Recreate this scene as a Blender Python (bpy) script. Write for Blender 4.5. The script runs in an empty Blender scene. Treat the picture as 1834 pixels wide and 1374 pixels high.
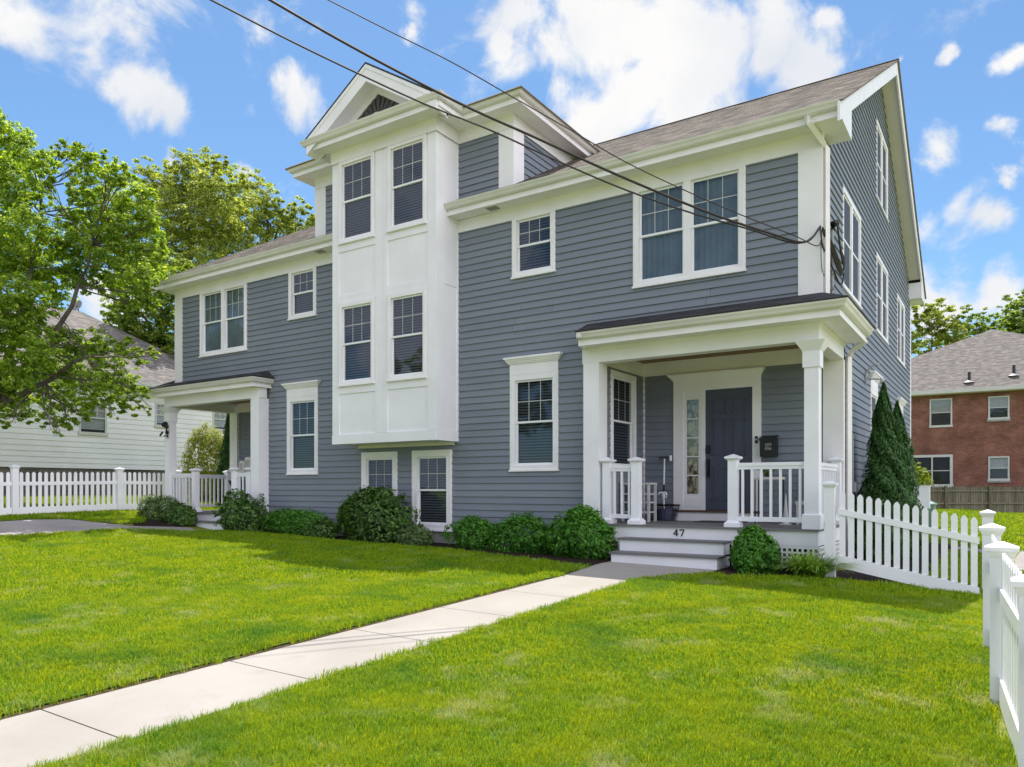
import bpy, math, random
import numpy as np
from math import sin, cos, radians, pi, sqrt
from mathutils import Vector
rnd = random.Random(7)
NP = np.random.default_rng(11)
scene = bpy.context.scene
COL = scene.collection

# ------------------------------------------------------------------ camera
F, TH, CX, CY = 1343., radians(33.4), 2.19, -11.6
s_, c_ = sin(TH), cos(TH)
cd = bpy.data.cameras.new('camera'); cam = bpy.data.objects.new('camera', cd); COL.objects.link(cam)
cam.location = (CX, CY, 0); cam.rotation_euler = (pi/2, 0, TH)
cd.sensor_width = 36; cd.lens = F/1834*36; cd.shift_y = (876-687)/1834; cd.clip_end = 3000; cd.clip_start = .05
scene.camera = cam
def at(u, v, d):                      # photograph pixel at a depth -> world point
    t = (u-917)/F
    return (CX+d*(-s_+t*c_), CY+d*(c_+t*s_), -(v-876)/F*d)
def atY(u, v, y):
    t = (u-917)/F; d = (y-CY)/(c_+t*s_); return at(u, v, d)

def clamp(a, b, c): return max(b, min(c, a))
def G(x, y):
    z = -1.165 + .03*clamp(y+1.2, -12, 0)
    if x < -2:
        z += -.0165*(max(x, -13.5)+2)
        if x < -13.5: z += .11*min(4.5, -13.5-x)
        if x < -18: z += .022*min(9, -18-x)
    else: z += -.02*(min(x, 6)+2)-.08*clamp(x, 0, 2)*(1-clamp(-y/5, 0, 1))
    return z

# ------------------------------------------------------------------ materials
MATS = {}
def newmat(name):
    m = bpy.data.materials.new(name); m.use_nodes = True
    nt = m.node_tree; nt.nodes.clear()
    out = nt.nodes.new('ShaderNodeOutputMaterial')
    MATS[name] = m
    return m, nt, out
def N(nt, t, **k):
    n = nt.nodes.new(t)
    for a, b in k.items():
        if a in n.inputs.keys() and not hasattr(n, a): n.inputs[a].default_value = b
        else: setattr(n, a, b)
    return n
def setin(n, **k):
    for a, b in k.items(): n.inputs[a.replace('_', ' ')].default_value = b
def c4(c): return (c[0], c[1], c[2], 1)
def noise_mix(nt, ca, cb, scale, detail=4, lo=.35, hi=.65, coord='Object', vec=None, rough=.55):
    tc = N(nt, 'ShaderNodeTexCoord'); nz = N(nt, 'ShaderNodeTexNoise')
    nz.inputs['Scale'].default_value = scale; nz.inputs['Detail'].default_value = detail; nz.inputs['Roughness'].default_value = rough
    if coord == 'World':
        g = N(nt, 'ShaderNodeNewGeometry'); src = g.outputs['Position']
    else: src = tc.outputs[coord]
    if vec:
        mp = N(nt, 'ShaderNodeMapping'); mp.inputs['Scale'].default_value = vec
        nt.links.new(src, mp.inputs['Vector']); src = mp.outputs[0]
    nt.links.new(src, nz.inputs['Vector'])
    r = N(nt, 'ShaderNodeMapRange'); r.inputs['From Min'].default_value = lo; r.inputs['From Max'].default_value = hi
    nt.links.new(nz.outputs['Fac'], r.inputs['Value'])
    mx = N(nt, 'ShaderNodeMix', data_type='RGBA')
    nt.links.new(r.outputs[0], mx.inputs[0])
    if isinstance(ca, tuple): mx.inputs[6].default_value = c4(ca)
    else: nt.links.new(ca, mx.inputs[6])
    if isinstance(cb, tuple): mx.inputs[7].default_value = c4(cb)
    else: nt.links.new(cb, mx.inputs[7])
    return mx.outputs[2], nz.outputs['Fac']
def bump(nt, h, strength=.3, dist=.01):
    b = N(nt, 'ShaderNodeBump'); b.inputs['Strength'].default_value = strength; b.inputs['Distance'].default_value = dist
    nt.links.new(h, b.inputs['Height']); return b.outputs[0]
def principled(nt, out, col, rough=.5, nrm=None, metal=0., spec=.5):
    p = N(nt, 'ShaderNodeBsdfPrincipled')
    if isinstance(col, tuple): p.inputs['Base Color'].default_value = c4(col)
    else: nt.links.new(col, p.inputs['Base Color'])
    p.inputs['Roughness'].default_value = rough; p.inputs['Metallic'].default_value = metal
    p.inputs['Specular IOR Level'].default_value = spec
    if nrm is not None: nt.links.new(nrm, p.inputs['Normal'])
    nt.links.new(p.outputs[0], out.inputs[0]); return p
def simple(name, col, rough=.5, var=.12, scale=3., bs=.0, bscale=60., metal=0., spec=.5, vec=None, coord='Object'):
    m, nt, out = newmat(name)
    c, f = noise_mix(nt, tuple(x*(1-var) for x in col), tuple(min(1, x*(1+var*.6)) for x in col), scale, vec=vec, coord=coord)
    n = None
    if bs:
        _, f2 = noise_mix(nt, (0, 0, 0), (1, 1, 1), bscale, coord=coord, vec=vec); n = bump(nt, f2, bs, .004)
    principled(nt, out, c, rough, n, metal, spec); return m

simple('white_trim', (.86, .84, .855), .42, .05, 1.7, .15, 35)
simple('white_bay', (.86, .85, .885), .42, .05, 1.3, .15, 30)
simple('white_vinyl', (.86, .855, .895), .32, .03, 2.)
simple('cream_soffit', (.74, .70, .66), .55, .05, 2.)
simple('gutter_metal', (.74, .72, .71), .35, .09, 1.2)
simple('deck_grey', (.17, .165, .165), .6, .18, 5, .3, 40, vec=(.6, 8, 8))
simple('porch_ceiling', (.22, .10, .035), .5, .2, 4, vec=(1, 12, 1))
simple('door_blue', (.055, .062, .105), .45, .08, 3)
simple('black_metal', (.012, .012, .014), .35, .2, 5, metal=.3)
simple('dark_grey', (.03, .03, .034), .6, .2, 6)
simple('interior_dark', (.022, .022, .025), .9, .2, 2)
simple('threshold_brown', (.10, .05, .03), .5, .15, 6)
simple('foundation', (.33, .32, .31), .85, .18, 6, .4, 60)
simple('conduit_grey', (.30, .31, .32), .5, .12, 6)
simple('wire_black', (.02, .012, .013), .6, .1, 6)
simple('shade_white', (.50, .51, .50), .7, .04, 2)
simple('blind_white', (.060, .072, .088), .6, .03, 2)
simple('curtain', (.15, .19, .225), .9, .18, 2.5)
simple('bark', (.10, .085, .072), .9, .4, 6, .8, 30, vec=(1, 1, .3))
simple('bin_plastic', (.20, .30, .27), .35, .1, 4)
simple('stone_white', (.60, .59, .56), .8, .15, 9)
simple('wood_grey_white', (.58, .58, .56), .6, .1, 4)
m_, nt_, out_ = newmat('lace'); c_l, f_l = noise_mix(nt_, (.07, .055, .04), (.80, .66, .48), 11, 6, .44, .56, vec=(1, 1, .6)); principled(nt_, out_, c_l, .8)
simple('cushion', (.52, .51, .47), .8, .1, 6)
simple('brick_house_trim', (.62, .61, .58), .5, .06, 2)
simple('white_siding', (.86, .84, .86), .5, .06, .8)
simple('dish_grey', (.20, .19, .19), .5, .1, 4)
simple('sunburst_grey', (.075, .07, .07), .65, .2, 6)
simple('bright_flashing', (.6, .6, .58), .4, .1, 5)

def siding_mat():
    m, nt, out = newmat('blue_siding')
    g = N(nt, 'ShaderNodeNewGeometry')
    cr = N(nt, 'ShaderNodeMix', data_type='RGBA'); cr.inputs[6].default_value = (.178, .202, .246, 1); cr.inputs[7].default_value = (.208, .232, .278, 1)
    nt.links.new(g.outputs['Random Per Island'], cr.inputs[0])
    c, f = noise_mix(nt, cr.outputs[2], (.235, .256, .285), .9, 5, .45, 1.1)
    c2, f2 = noise_mix(nt, c, (.14, .15, .165), 3, 6, .58, 1.15, vec=(.35, .35, 3))
    _, f3 = noise_mix(nt, (0, 0, 0), (1, 1, 1), 55, vec=(.15, .15, 1))
    principled(nt, out, c2, .55, bump(nt, f3, .25, .003), spec=.4)
siding_mat()

def shingle_mat(name, a, b, c, seed=0.):
    m, nt, out = newmat(name)
    uv = N(nt, 'ShaderNodeUVMap')
    br = N(nt, 'ShaderNodeTexBrick'); br.offset = .5; br.squash = 1
    setin(br, Scale=1., Mortar_Size=.004, Mortar_Smooth=.2, Bias=0., Brick_Width=.21, Row_Height=.14)
    br.inputs['Color1'].default_value = c4(a); br.inputs['Color2'].default_value = c4(b); br.inputs['Mortar'].default_value = c4(tuple(x*.35 for x in c))
    mp = N(nt, 'ShaderNodeMapping'); mp.inputs['Location'].default_value = (seed, 0, 0)
    nt.links.new(uv.outputs[0], mp.inputs[0]); nt.links.new(mp.outputs[0], br.inputs['Vector'])
    nz = N(nt, 'ShaderNodeTexNoise'); nz.inputs['Scale'].default_value = 1.; nz.inputs['Detail'].default_value = 3
    mp2 = N(nt, 'ShaderNodeMapping'); mp2.inputs['Scale'].default_value = (2.0, 5.2, 1)
    nt.links.new(uv.outputs[0], mp2.inputs[0]); nt.links.new(mp2.outputs[0], nz.inputs['Vector'])
    r = N(nt, 'ShaderNodeMapRange'); setin(r, From_Min=.47, From_Max=.54)
    nt.links.new(nz.outputs['Fac'], r.inputs['Value'])
    mx = N(nt, 'ShaderNodeMix', data_type='RGBA'); mx.inputs[7].default_value = c4(c)
    ml = N(nt, 'ShaderNodeMath', operation='MULTIPLY'); ml.inputs[1].default_value = .72
    nt.links.new(r.outputs[0], ml.inputs[0]); nt.links.new(ml.outputs[0], mx.inputs[0]); nt.links.new(br.outputs['Color'], mx.inputs[6])
    n2 = N(nt, 'ShaderNodeTexNoise'); n2.inputs['Scale'].default_value = 90.; nt.links.new(uv.outputs[0], n2.inputs['Vector'])
    principled(nt, out, mx.outputs[2], .85, bump(nt, n2.outputs['Fac'], .5, .006), spec=.3)
shingle_mat('shingle_brown', (.135, .112, .092), (.30, .258, .21), (.026, .021, .018))
shingle_mat('shingle_dark', (.040, .040, .045), (.065, .062, .064), (.025, .025, .03))
shingle_mat('shingle_tan', (.165, .15, .14), (.225, .205, .19), (.10, .09, .083), 3.)

def brick_mat(name, a, b, mort, bw=.22, rh=.075, ms=.010):
    m, nt, out = newmat(name)
    uv = N(nt, 'ShaderNodeUVMap')
    br = N(nt, 'ShaderNodeTexBrick'); br.offset = .5
    setin(br, Scale=1., Mortar_Size=ms, Mortar_Smooth=.1, Bias=0., Brick_Width=bw, Row_Height=rh)
    br.inputs['Color1'].default_value = c4(a); br.inputs['Color2'].default_value = c4(b); br.inputs['Mortar'].default_value = c4(mort)
    nt.links.new(uv.outputs[0], br.inputs['Vector'])
    nz = N(nt, 'ShaderNodeTexNoise'); nz.inputs['Scale'].default_value = 1.1; nz.inputs['Detail'].default_value = 8
    nt.links.new(uv.outputs[0], nz.inputs['Vector'])
    mx = N(nt, 'ShaderNodeMix', data_type='RGBA', blend_type='MULTIPLY'); mx.inputs[0].default_value = .8
    rp = N(nt, 'ShaderNodeMapRange'); setin(rp, From_Min=.3, From_Max=.7, To_Min=.55, To_Max=1.25)
    nt.links.new(nz.outputs['Fac'], rp.inputs['Value']); nt.links.new(br.outputs['Color'], mx.inputs[6]); nt.links.new(rp.outputs[0], mx.inputs[7])
    principled(nt, out, mx.outputs[2], .9, bump(nt, br.outputs['Fac'], -.4, .008), spec=.2)
brick_mat('red_brick', (.20, .058, .034), (.31, .105, .066), (.27, .20, .17))
brick_mat('grey_block', (.15, .13, .115), (.19, .165, .15), (.11, .10, .09), .4, .2)

def leaf_mat(name, a, b, c, trans=.58, rough=.45, tcol=None):
    m, nt, out = newmat(name)
    g = N(nt, 'ShaderNodeNewGeometry')
    cr = N(nt, 'ShaderNodeValToRGB')
    e = cr.color_ramp.elements; e[0].color = c4(a); e[0].position = 0; e[1].color = c4(c); e[1].position = 1
    k = cr.color_ramp.elements.new(.55); k.color = c4(b)
    nt.links.new(g.outputs['Random Per Island'], cr.inputs[0])
    c2, f = noise_mix(nt, cr.outputs[0], tuple(x*.7 for x in b), 1.1, 3, .5, .8, coord='World')
    p = N(nt, 'ShaderNodeBsdfPrincipled'); nt.links.new(c2, p.inputs['Base Color']); p.inputs['Roughness'].default_value = rough; p.inputs['Specular IOR Level'].default_value = .35
    tr = N(nt, 'ShaderNodeBsdfTranslucent')
    mc = N(nt, 'ShaderNodeMix', data_type='RGBA', blend_type='MULTIPLY'); mc.inputs[0].default_value = 1
    nt.links.new(c2, mc.inputs[6]); mc.inputs[7].default_value = c4(tcol or (1.7, 1.6, .6))
    nt.links.new(mc.outputs[2], tr.inputs[0])
    ms = N(nt, 'ShaderNodeMixShader'); ms.inputs[0].default_value = trans
    nt.links.new(p.outputs[0], ms.inputs[1]); nt.links.new(tr.outputs[0], ms.inputs[2]); nt.links.new(ms.outputs[0], out.inputs[0])
leaf_mat('leaf_ash', (.085, .18, .03), (.235, .36, .05), (.52, .60, .11))
leaf_mat('leaf_maple', (.06, .12, .03), (.17, .25, .05), (.36, .44, .10))
leaf_mat('leaf_back', (.10, .16, .045), (.24, .30, .08), (.46, .50, .16))
leaf_mat('leaf_rhodo', (.026, .075, .014), (.075, .165, .03), (.19, .33, .08), .3)
leaf_mat('leaf_yew', (0.030, 0.127, 0.013), (0.080, 0.253, 0.023), (0.160, 0.391, 0.045), .35)
leaf_mat('leaf_box', (0.037, 0.136, 0.014), (0.081, 0.251, 0.022), (0.153, 0.376, 0.043), .35)
leaf_mat('leaf_grey_shrub', (.06, .12, .035), (.125, .21, .06), (.28, .35, .16), .3)
leaf_mat('leaf_yellow', (.15, .20, .02), (.27, .31, .025), (.42, .42, .05), .4, tcol=(1.6, 1.5, .6))
leaf_mat('leaf_arbor', (.022, .08, .016), (.05, .135, .028), (.11, .22, .05), .25)
leaf_mat('leaf_lily', (0.108, 0.235, 0.028), (0.185, 0.336, 0.042), (0.308, 0.454, 0.084), .35)
leaf_mat('leaf_bright', (.16, .22, .02), (.22, .30, .03), (.30, .36, .05), .4, tcol=(1.8, 1.7, .6))

def grass_mat():
    m, nt, out = newmat('grass_blade')
    oi = N(nt, 'ShaderNodeNewGeometry')
    cr = N(nt, 'ShaderNodeValToRGB'); e = cr.color_ramp.elements
    e[0].color = (.050, .19, .010, 1); e[1].color = (.30, .46, .018, 1)
    k = cr.color_ramp.elements.new(.6); k.color = (.180, .335, .012, 1)
    nt.links.new(oi.outputs['Random Per Island'], cr.inputs[0])
    c1, _ = noise_mix(nt, cr.outputs[0], (.29, .42, .014), 2.2, 6, .45, .85, coord='World')
    c2, _ = noise_mix(nt, c1, (.36, .46, .29), 1.9, 10, .55, .74, coord='World', rough=.7)
    c3, _ = noise_mix(nt, c2, (.055, .20, .03), .9, 5, .52, .78, coord='World', vec=(1, 1.3, 1))
    p = N(nt, 'ShaderNodeBsdfPrincipled'); nt.links.new(c3, p.inputs['Base Color']); p.inputs['Roughness'].default_value = .6; p.inputs['Specular IOR Level'].default_value = .15
    tr = N(nt, 'ShaderNodeBsdfTranslucent')
    mc = N(nt, 'ShaderNodeMix', data_type='RGBA', blend_type='MULTIPLY'); mc.inputs[0].default_value = 1
    nt.links.new(c3, mc.inputs[6]); mc.inputs[7].default_value = (2.3, 1.42, .6, 1); nt.links.new(mc.outputs[2], tr.inputs[0])
    ms = N(nt, 'ShaderNodeMixShader'); ms.inputs[0].default_value = .45
    nt.links.new(p.outputs[0], ms.inputs[1]); nt.links.new(tr.outputs[0], ms.inputs[2]); nt.links.new(ms.outputs[0], out.inputs[0])
    m, nt, out = newmat('grass_floor')
    c1, _ = noise_mix(nt, (.09, .17, .02), (.15, .23, .03), 1.2, 6, coord='World')
    c2, f = noise_mix(nt, c1, (.07, .085, .02), 35, 5, .4, .7, coord='World')
    principled(nt, out, c2, .9, bump(nt, f, .6, .03), spec=.2)
    m, nt, out = newmat('soil_ground')
    c1, _ = noise_mix(nt, (.15, .19, .03), (.22, .25, .05), .6, 6, coord='World')
    c2, f = noise_mix(nt, c1, (.05, .05, .02), 14, 6, .5, .8, coord='World')
    principled(nt, out, c2, .95, bump(nt, f, .5, .03), spec=.1)
    m, nt, out = newmat('soil')
    c2, f = noise_mix(nt, (.05, .035, .022), (.10, .075, .045), 25, 6, coord='World')
    principled(nt, out, c2, .95, bump(nt, f, .8, .03), spec=.1)
    m, nt, out = newmat('mulch_bark')
    c2, f = noise_mix(nt, (.012, .008, .006), (.05, .033, .024), 38, 6, coord='World')
    principled(nt, out, c2, .95, bump(nt, f, 1., .04), spec=.15)
    m, nt, out = newmat('concrete')
    c1, _ = noise_mix(nt, (.315, .293, .262), (.36, .337, .303), .9, 6, coord='World')
    c3, _ = noise_mix(nt, c1, (.275, .25, .22), 2.7, 7, .58, .85, coord='World')
    c2, f = noise_mix(nt, c3, (.25, .23, .21), 130, 4, .55, .9, coord='World')
    c2, _ = noise_mix(nt, c2, (.25, .22, .19), .8, 9, .58, .95, coord='World', rough=.75)
    principled(nt, out, c2, .85, bump(nt, f, .3, .004), spec=.25)
    m, nt, out = newmat('asphalt_pale')
    c1, _ = noise_mix(nt, (.27, .25, .24), (.37, .34, .325), .7, 6, coord='World')
    c2, f = noise_mix(nt, c1, (.15, .14, .135), 90, 4, .55, .9, coord='World')
    principled(nt, out, c2, .9, bump(nt, f, .4, .006), spec=.2)
    m, nt, out = newmat('weathered_wood')
    oi = N(nt, 'ShaderNodeNewGeometry')
    cr = N(nt, 'ShaderNodeMix', data_type='RGBA'); cr.inputs[6].default_value = (.135, .115, .085, 1); cr.inputs[7].default_value = (.24, .215, .165, 1)
    nt.links.new(oi.outputs['Random Per Island'], cr.inputs[0])
    c2, f = noise_mix(nt, cr.outputs[2], (.09, .10, .055), 2.5, 6, .45, .8, vec=(3, 3, .5))
    principled(nt, out, c2, .9, bump(nt, f, .4, .01), spec=.1)
grass_mat()

def glass_mat(name, tint, base):
    m, nt, out = newmat(name)
    gl = N(nt, 'ShaderNodeBsdfGlossy'); gl.inputs['Roughness'].default_value = .03; gl.inputs['Color'].default_value = c4(tint)
    nz = N(nt, 'ShaderNodeTexNoise'); nz.inputs['Scale'].default_value = 1.6
    tc = N(nt, 'ShaderNodeTexCoord'); nt.links.new(tc.outputs['Object'], nz.inputs['Vector'])
    nt.links.new(bump(nt, nz.outputs['Fac'], .06, .05), gl.inputs['Normal'])
    tr = N(nt, 'ShaderNodeBsdfTransparent'); tr.inputs[0].default_value = (.82, .84, .84, 1)
    lw = N(nt, 'ShaderNodeLayerWeight'); lw.inputs[0].default_value = .5
    pw = N(nt, 'ShaderNodeMath', operation='POWER'); pw.inputs[1].default_value = 4.; nt.links.new(lw.outputs['Facing'], pw.inputs[0])
    ad = N(nt, 'ShaderNodeMath', operation='MULTIPLY_ADD'); ad.inputs[1].default_value = .45; ad.inputs[2].default_value = base; ad.use_clamp = True
    nt.links.new(pw.outputs[0], ad.inputs[0])
    ms = N(nt, 'ShaderNodeMixShader'); nt.links.new(ad.outputs[0], ms.inputs[0])
    nt.links.new(tr.outputs[0], ms.inputs[1]); nt.links.new(gl.outputs[0], ms.inputs[2]); nt.links.new(ms.outputs[0], out.inputs[0])
glass_mat('window_glass', (.74, .87, 1.), .060)
simple('screen_mesh', (.045, .048, .055), .5, .12, 3, spec=.25)
glass_mat('sidelight_glass', (1., .90, .74), .07)

# ------------------------------------------------------------------ mesh builder
def root_loc(o):
    p = Vector((0, 0, 0))
    while o is not None: p = p + o.location; o = o.parent
    return p
def put(o, label=None, cat=None, group=None, kind=None):
    if label: o['label'] = label
    if cat: o['category'] = cat
    if group: o['group'] = group
    if kind: o['kind'] = kind
    return o
def thing(name, label, cat, loc, group=None):
    o = bpy.data.objects.new(name, None); o.location = loc; o.empty_display_size = .2; COL.objects.link(o)
    return put(o, label, cat, group)
class MB:
    def __init__(s): s.v = []; s.f = []; s.uv = []; s.hasuv = False
    def add(s, vs, fs, uvs=None):
        b = len(s.v); s.v += [tuple(p) for p in vs]
        for i, f in enumerate(fs):
            s.f.append([b+k for k in f])
            if uvs: s.uv.append(uvs[i]); s.hasuv = True
            else: s.uv.append([(0, 0)]*len(f))
    def quad(s, a, b, c, d, uv=None): s.add([a, b, c, d], [[0, 1, 2, 3]], [uv] if uv else None)
    def box(s, x0, x1, y0, y1, z0, z1):
        vs = [(x, y, z) for z in (z0, z1) for y in (y0, y1) for x in (x0, x1)]
        s.add(vs, [[0, 2, 3, 1], [4, 5, 7, 6], [0, 1, 5, 4], [2, 6, 7, 3], [0, 4, 6, 2], [1, 3, 7, 5]])
    def tbox(s, T, a0, a1, d0, d1, z0, z1):
        vs = [T(a, d, z) for z in (z0, z1) for d in (d0, d1) for a in (a0, a1)]
        s.add(vs, [[0, 2, 3, 1], [4, 5, 7, 6], [0, 1, 5, 4], [2, 6, 7, 3], [0, 4, 6, 2], [1, 3, 7, 5]])
    def prism(s, pts, off):               # polygon (3-D points) extruded by vector off
        n = len(pts); off = Vector(off)
        vs = [Vector(p) for p in pts]+[Vector(p)+off for p in pts]
        s.add(vs, [list(range(n))[::-1], [n+i for i in range(n)]]+[[i, (i+1) % n, n+(i+1) % n, n+i] for i in range(n)])
    def tube(s, pts, r, seg=8, caps=True):
        pts = [Vector(p) for p in pts]; rs = r if isinstance(r, (list, tuple)) else [r]*len(pts)
        rings = []
        for i, p in enumerate(pts):
            d = (pts[min(i+1, len(pts)-1)]-pts[max(i-1, 0)])
            if d.length < 1e-9: d = Vector((0, 0, 1))
            d.normalize()
            up = Vector((0, 0, 1)) if abs(d.z) < .9 else Vector((1, 0, 0))
            a = d.cross(up).normalized(); b = d.cross(a)
            rings.append([p+(a*cos(2*pi*k/seg)+b*sin(2*pi*k/seg))*rs[i] for k in range(seg)])
        vs = [q for R in rings for q in R]; fs = []
        for i in range(len(pts)-1):
            for k in range(seg):
                k2 = (k+1) % seg; fs.append([i*seg+k, i*seg+k2, (i+1)*seg+k2, (i+1)*seg+k])
        if caps: fs += [list(range(seg))[::-1], [(len(pts)-1)*seg+k for k in range(seg)]]
        s.add(vs, fs)
    def frustum(s, cx, cy, z0, z1, h0, h1):     # square frustum
        vs = [(cx+a*h0, cy+b*h0, z0) for a, b in ((-1, -1), (1, -1), (1, 1), (-1, 1))]+[(cx+a*h1, cy+b*h1, z1) for a, b in ((-1, -1), (1, -1), (1, 1), (-1, 1))]
        s.add(vs, [[3, 2, 1, 0], [4, 5, 6, 7]]+[[i, (i+1) % 4, 4+(i+1) % 4, 4+i] for i in range(4)])
    def sweep(s, path, prof, closed_prof=True, caps=True):
        # path: xy wall line points, outward side to the RIGHT of travel; prof: (out, z)
        P = [Vector((p[0], p[1])) for p in path]; nrm = []
        for i in range(len(P)-1):
            d = (P[i+1]-P[i]).normalized(); nrm.append(Vector((d.y, -d.x)))
        ms = []
        for i in range(len(P)):
            if i == 0: ms.append(nrm[0])
            elif i == len(P)-1: ms.append(nrm[-1])
            else:
                a, b = nrm[i-1], nrm[i]; ms.append((a+b)/(1+a.dot(b)))
        k = len(prof); vs = []
        for p, m in zip(P, ms):
            for o, z in prof: q = p+m*o; vs.append((q.x, q.y, z))
        fs = []
        for i in range(len(P)-1):
            for j in range(k if closed_prof else k-1):
                j2 = (j+1) % k; fs.append([i*k+j, (i+1)*k+j, (i+1)*k+j2, i*k+j2])
        if caps and closed_prof: fs += [list(range(k)), [(len(P)-1)*k+j for j in range(k)][::-1]]
        s.add(vs, fs)
    def build(s, name, mat, parent=None, smooth=False):
        off = root_loc(parent) if parent is not None else Vector((0, 0, 0))
        me = bpy.data.meshes.new(name)
        me.from_pydata([(p[0]-off.x, p[1]-off.y, p[2]-off.z) for p in s.v], [], s.f)
        if s.hasuv:
            l = me.uv_layers.new(name='UVMap'); fl = [c for f in s.uv for uvc in f for c in uvc]
            l.data.foreach_set('uv', fl)
        me.materials.append(MATS[mat] if isinstance(mat, str) else mat)
        if smooth: me.polygons.foreach_set('use_smooth', [True]*len(me.polygons))
        me.update()
        o = bpy.data.objects.new(name, me); COL.objects.link(o)
        if parent is not None: o.parent = parent
        return o

def copy_tree(o, parent=None):
    c = o.copy(); COL.objects.link(c); c.parent = parent
    for ch in list(o.children): copy_tree(ch, c)
    return c

# ------------------------------------------------------------------ wall tools
def TY(y0):  return lambda a, d, z: (a, y0-d, z)              # wall facing -Y
def TX(x0):  return lambda a, d, z: (x0+d, a, z)              # wall facing +X
PH, EX = -.0165, .1273
def siding(mb, T, lo, hi, z0, z1, holes=(), ex=EX, ph=PH, lap=.022, joints=True, base=0.):
    lo_f = lo if callable(lo) else (lambda z: lo); hi_f = hi if callable(hi) else (lambda z: hi)
    k = math.floor((z0-ph)/ex)
    while ph+k*ex < z1-1e-6:
        zb, zt = ph+k*ex, ph+(k+1)*ex; k += 1
        cuts = sorted({max(zb, z0), min(zt, z1)} | {h[i] for h in holes for i in (2, 3) if max(zb, z0) < h[i] < min(zt, z1)})
        for za, zc in zip(cuts, cuts[1:]):
            if zc-za < 1e-4: continue
            dd = lambda z: base+lap*(1-(z-zb)/(zt-zb))+.003
            ivs = [(lo_f(za), lo_f(zc), hi_f(za), hi_f(zc))]
            zm = (za+zc)/2; cuts_a = sorted([(h[0], h[1]) for h in holes if h[2] < zm < h[3]])
            segs = []; cur0, cur1 = ivs[0][0], ivs[0][1]
            for a, b in cuts_a:
                if a > max(cur0, cur1): segs.append((cur0, cur1, a, a))
                cur0 = max(cur0, b); cur1 = max(cur1, b)
            segs.append((cur0, cur1, ivs[0][2], ivs[0][3]))
            for s0, s1, e0, e1 in segs:
                if e0-s0 < .01 and e1-s1 < .01: continue
                parts = [(s0, s1, e0, e1)]
                if joints and e0-s0 > 4.2:
                    j = s0+rnd.uniform(1.2, 3.4); parts = []; p0, p1 = s0, s1
                    while j < e0-1.:
                        parts.append((p0, p1, j-.0022, j-.0022)); p0 = p1 = j+.0022; j += 3.66
                    parts.append((p0, p1, e0, e1))
                for a0, a1, b0, b1 in parts:
                    mb.quad(T(a0, dd(za), za), T(b0, dd(za), za), T(b1, dd(zc), zc), T(a1, dd(zc), zc))
                    if abs(za-zb) < 1e-5:
                        mb.quad(T(a0, base, za), T(b0, base, za), T(b0, dd(za), za), T(a0, dd(za), za))
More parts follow.
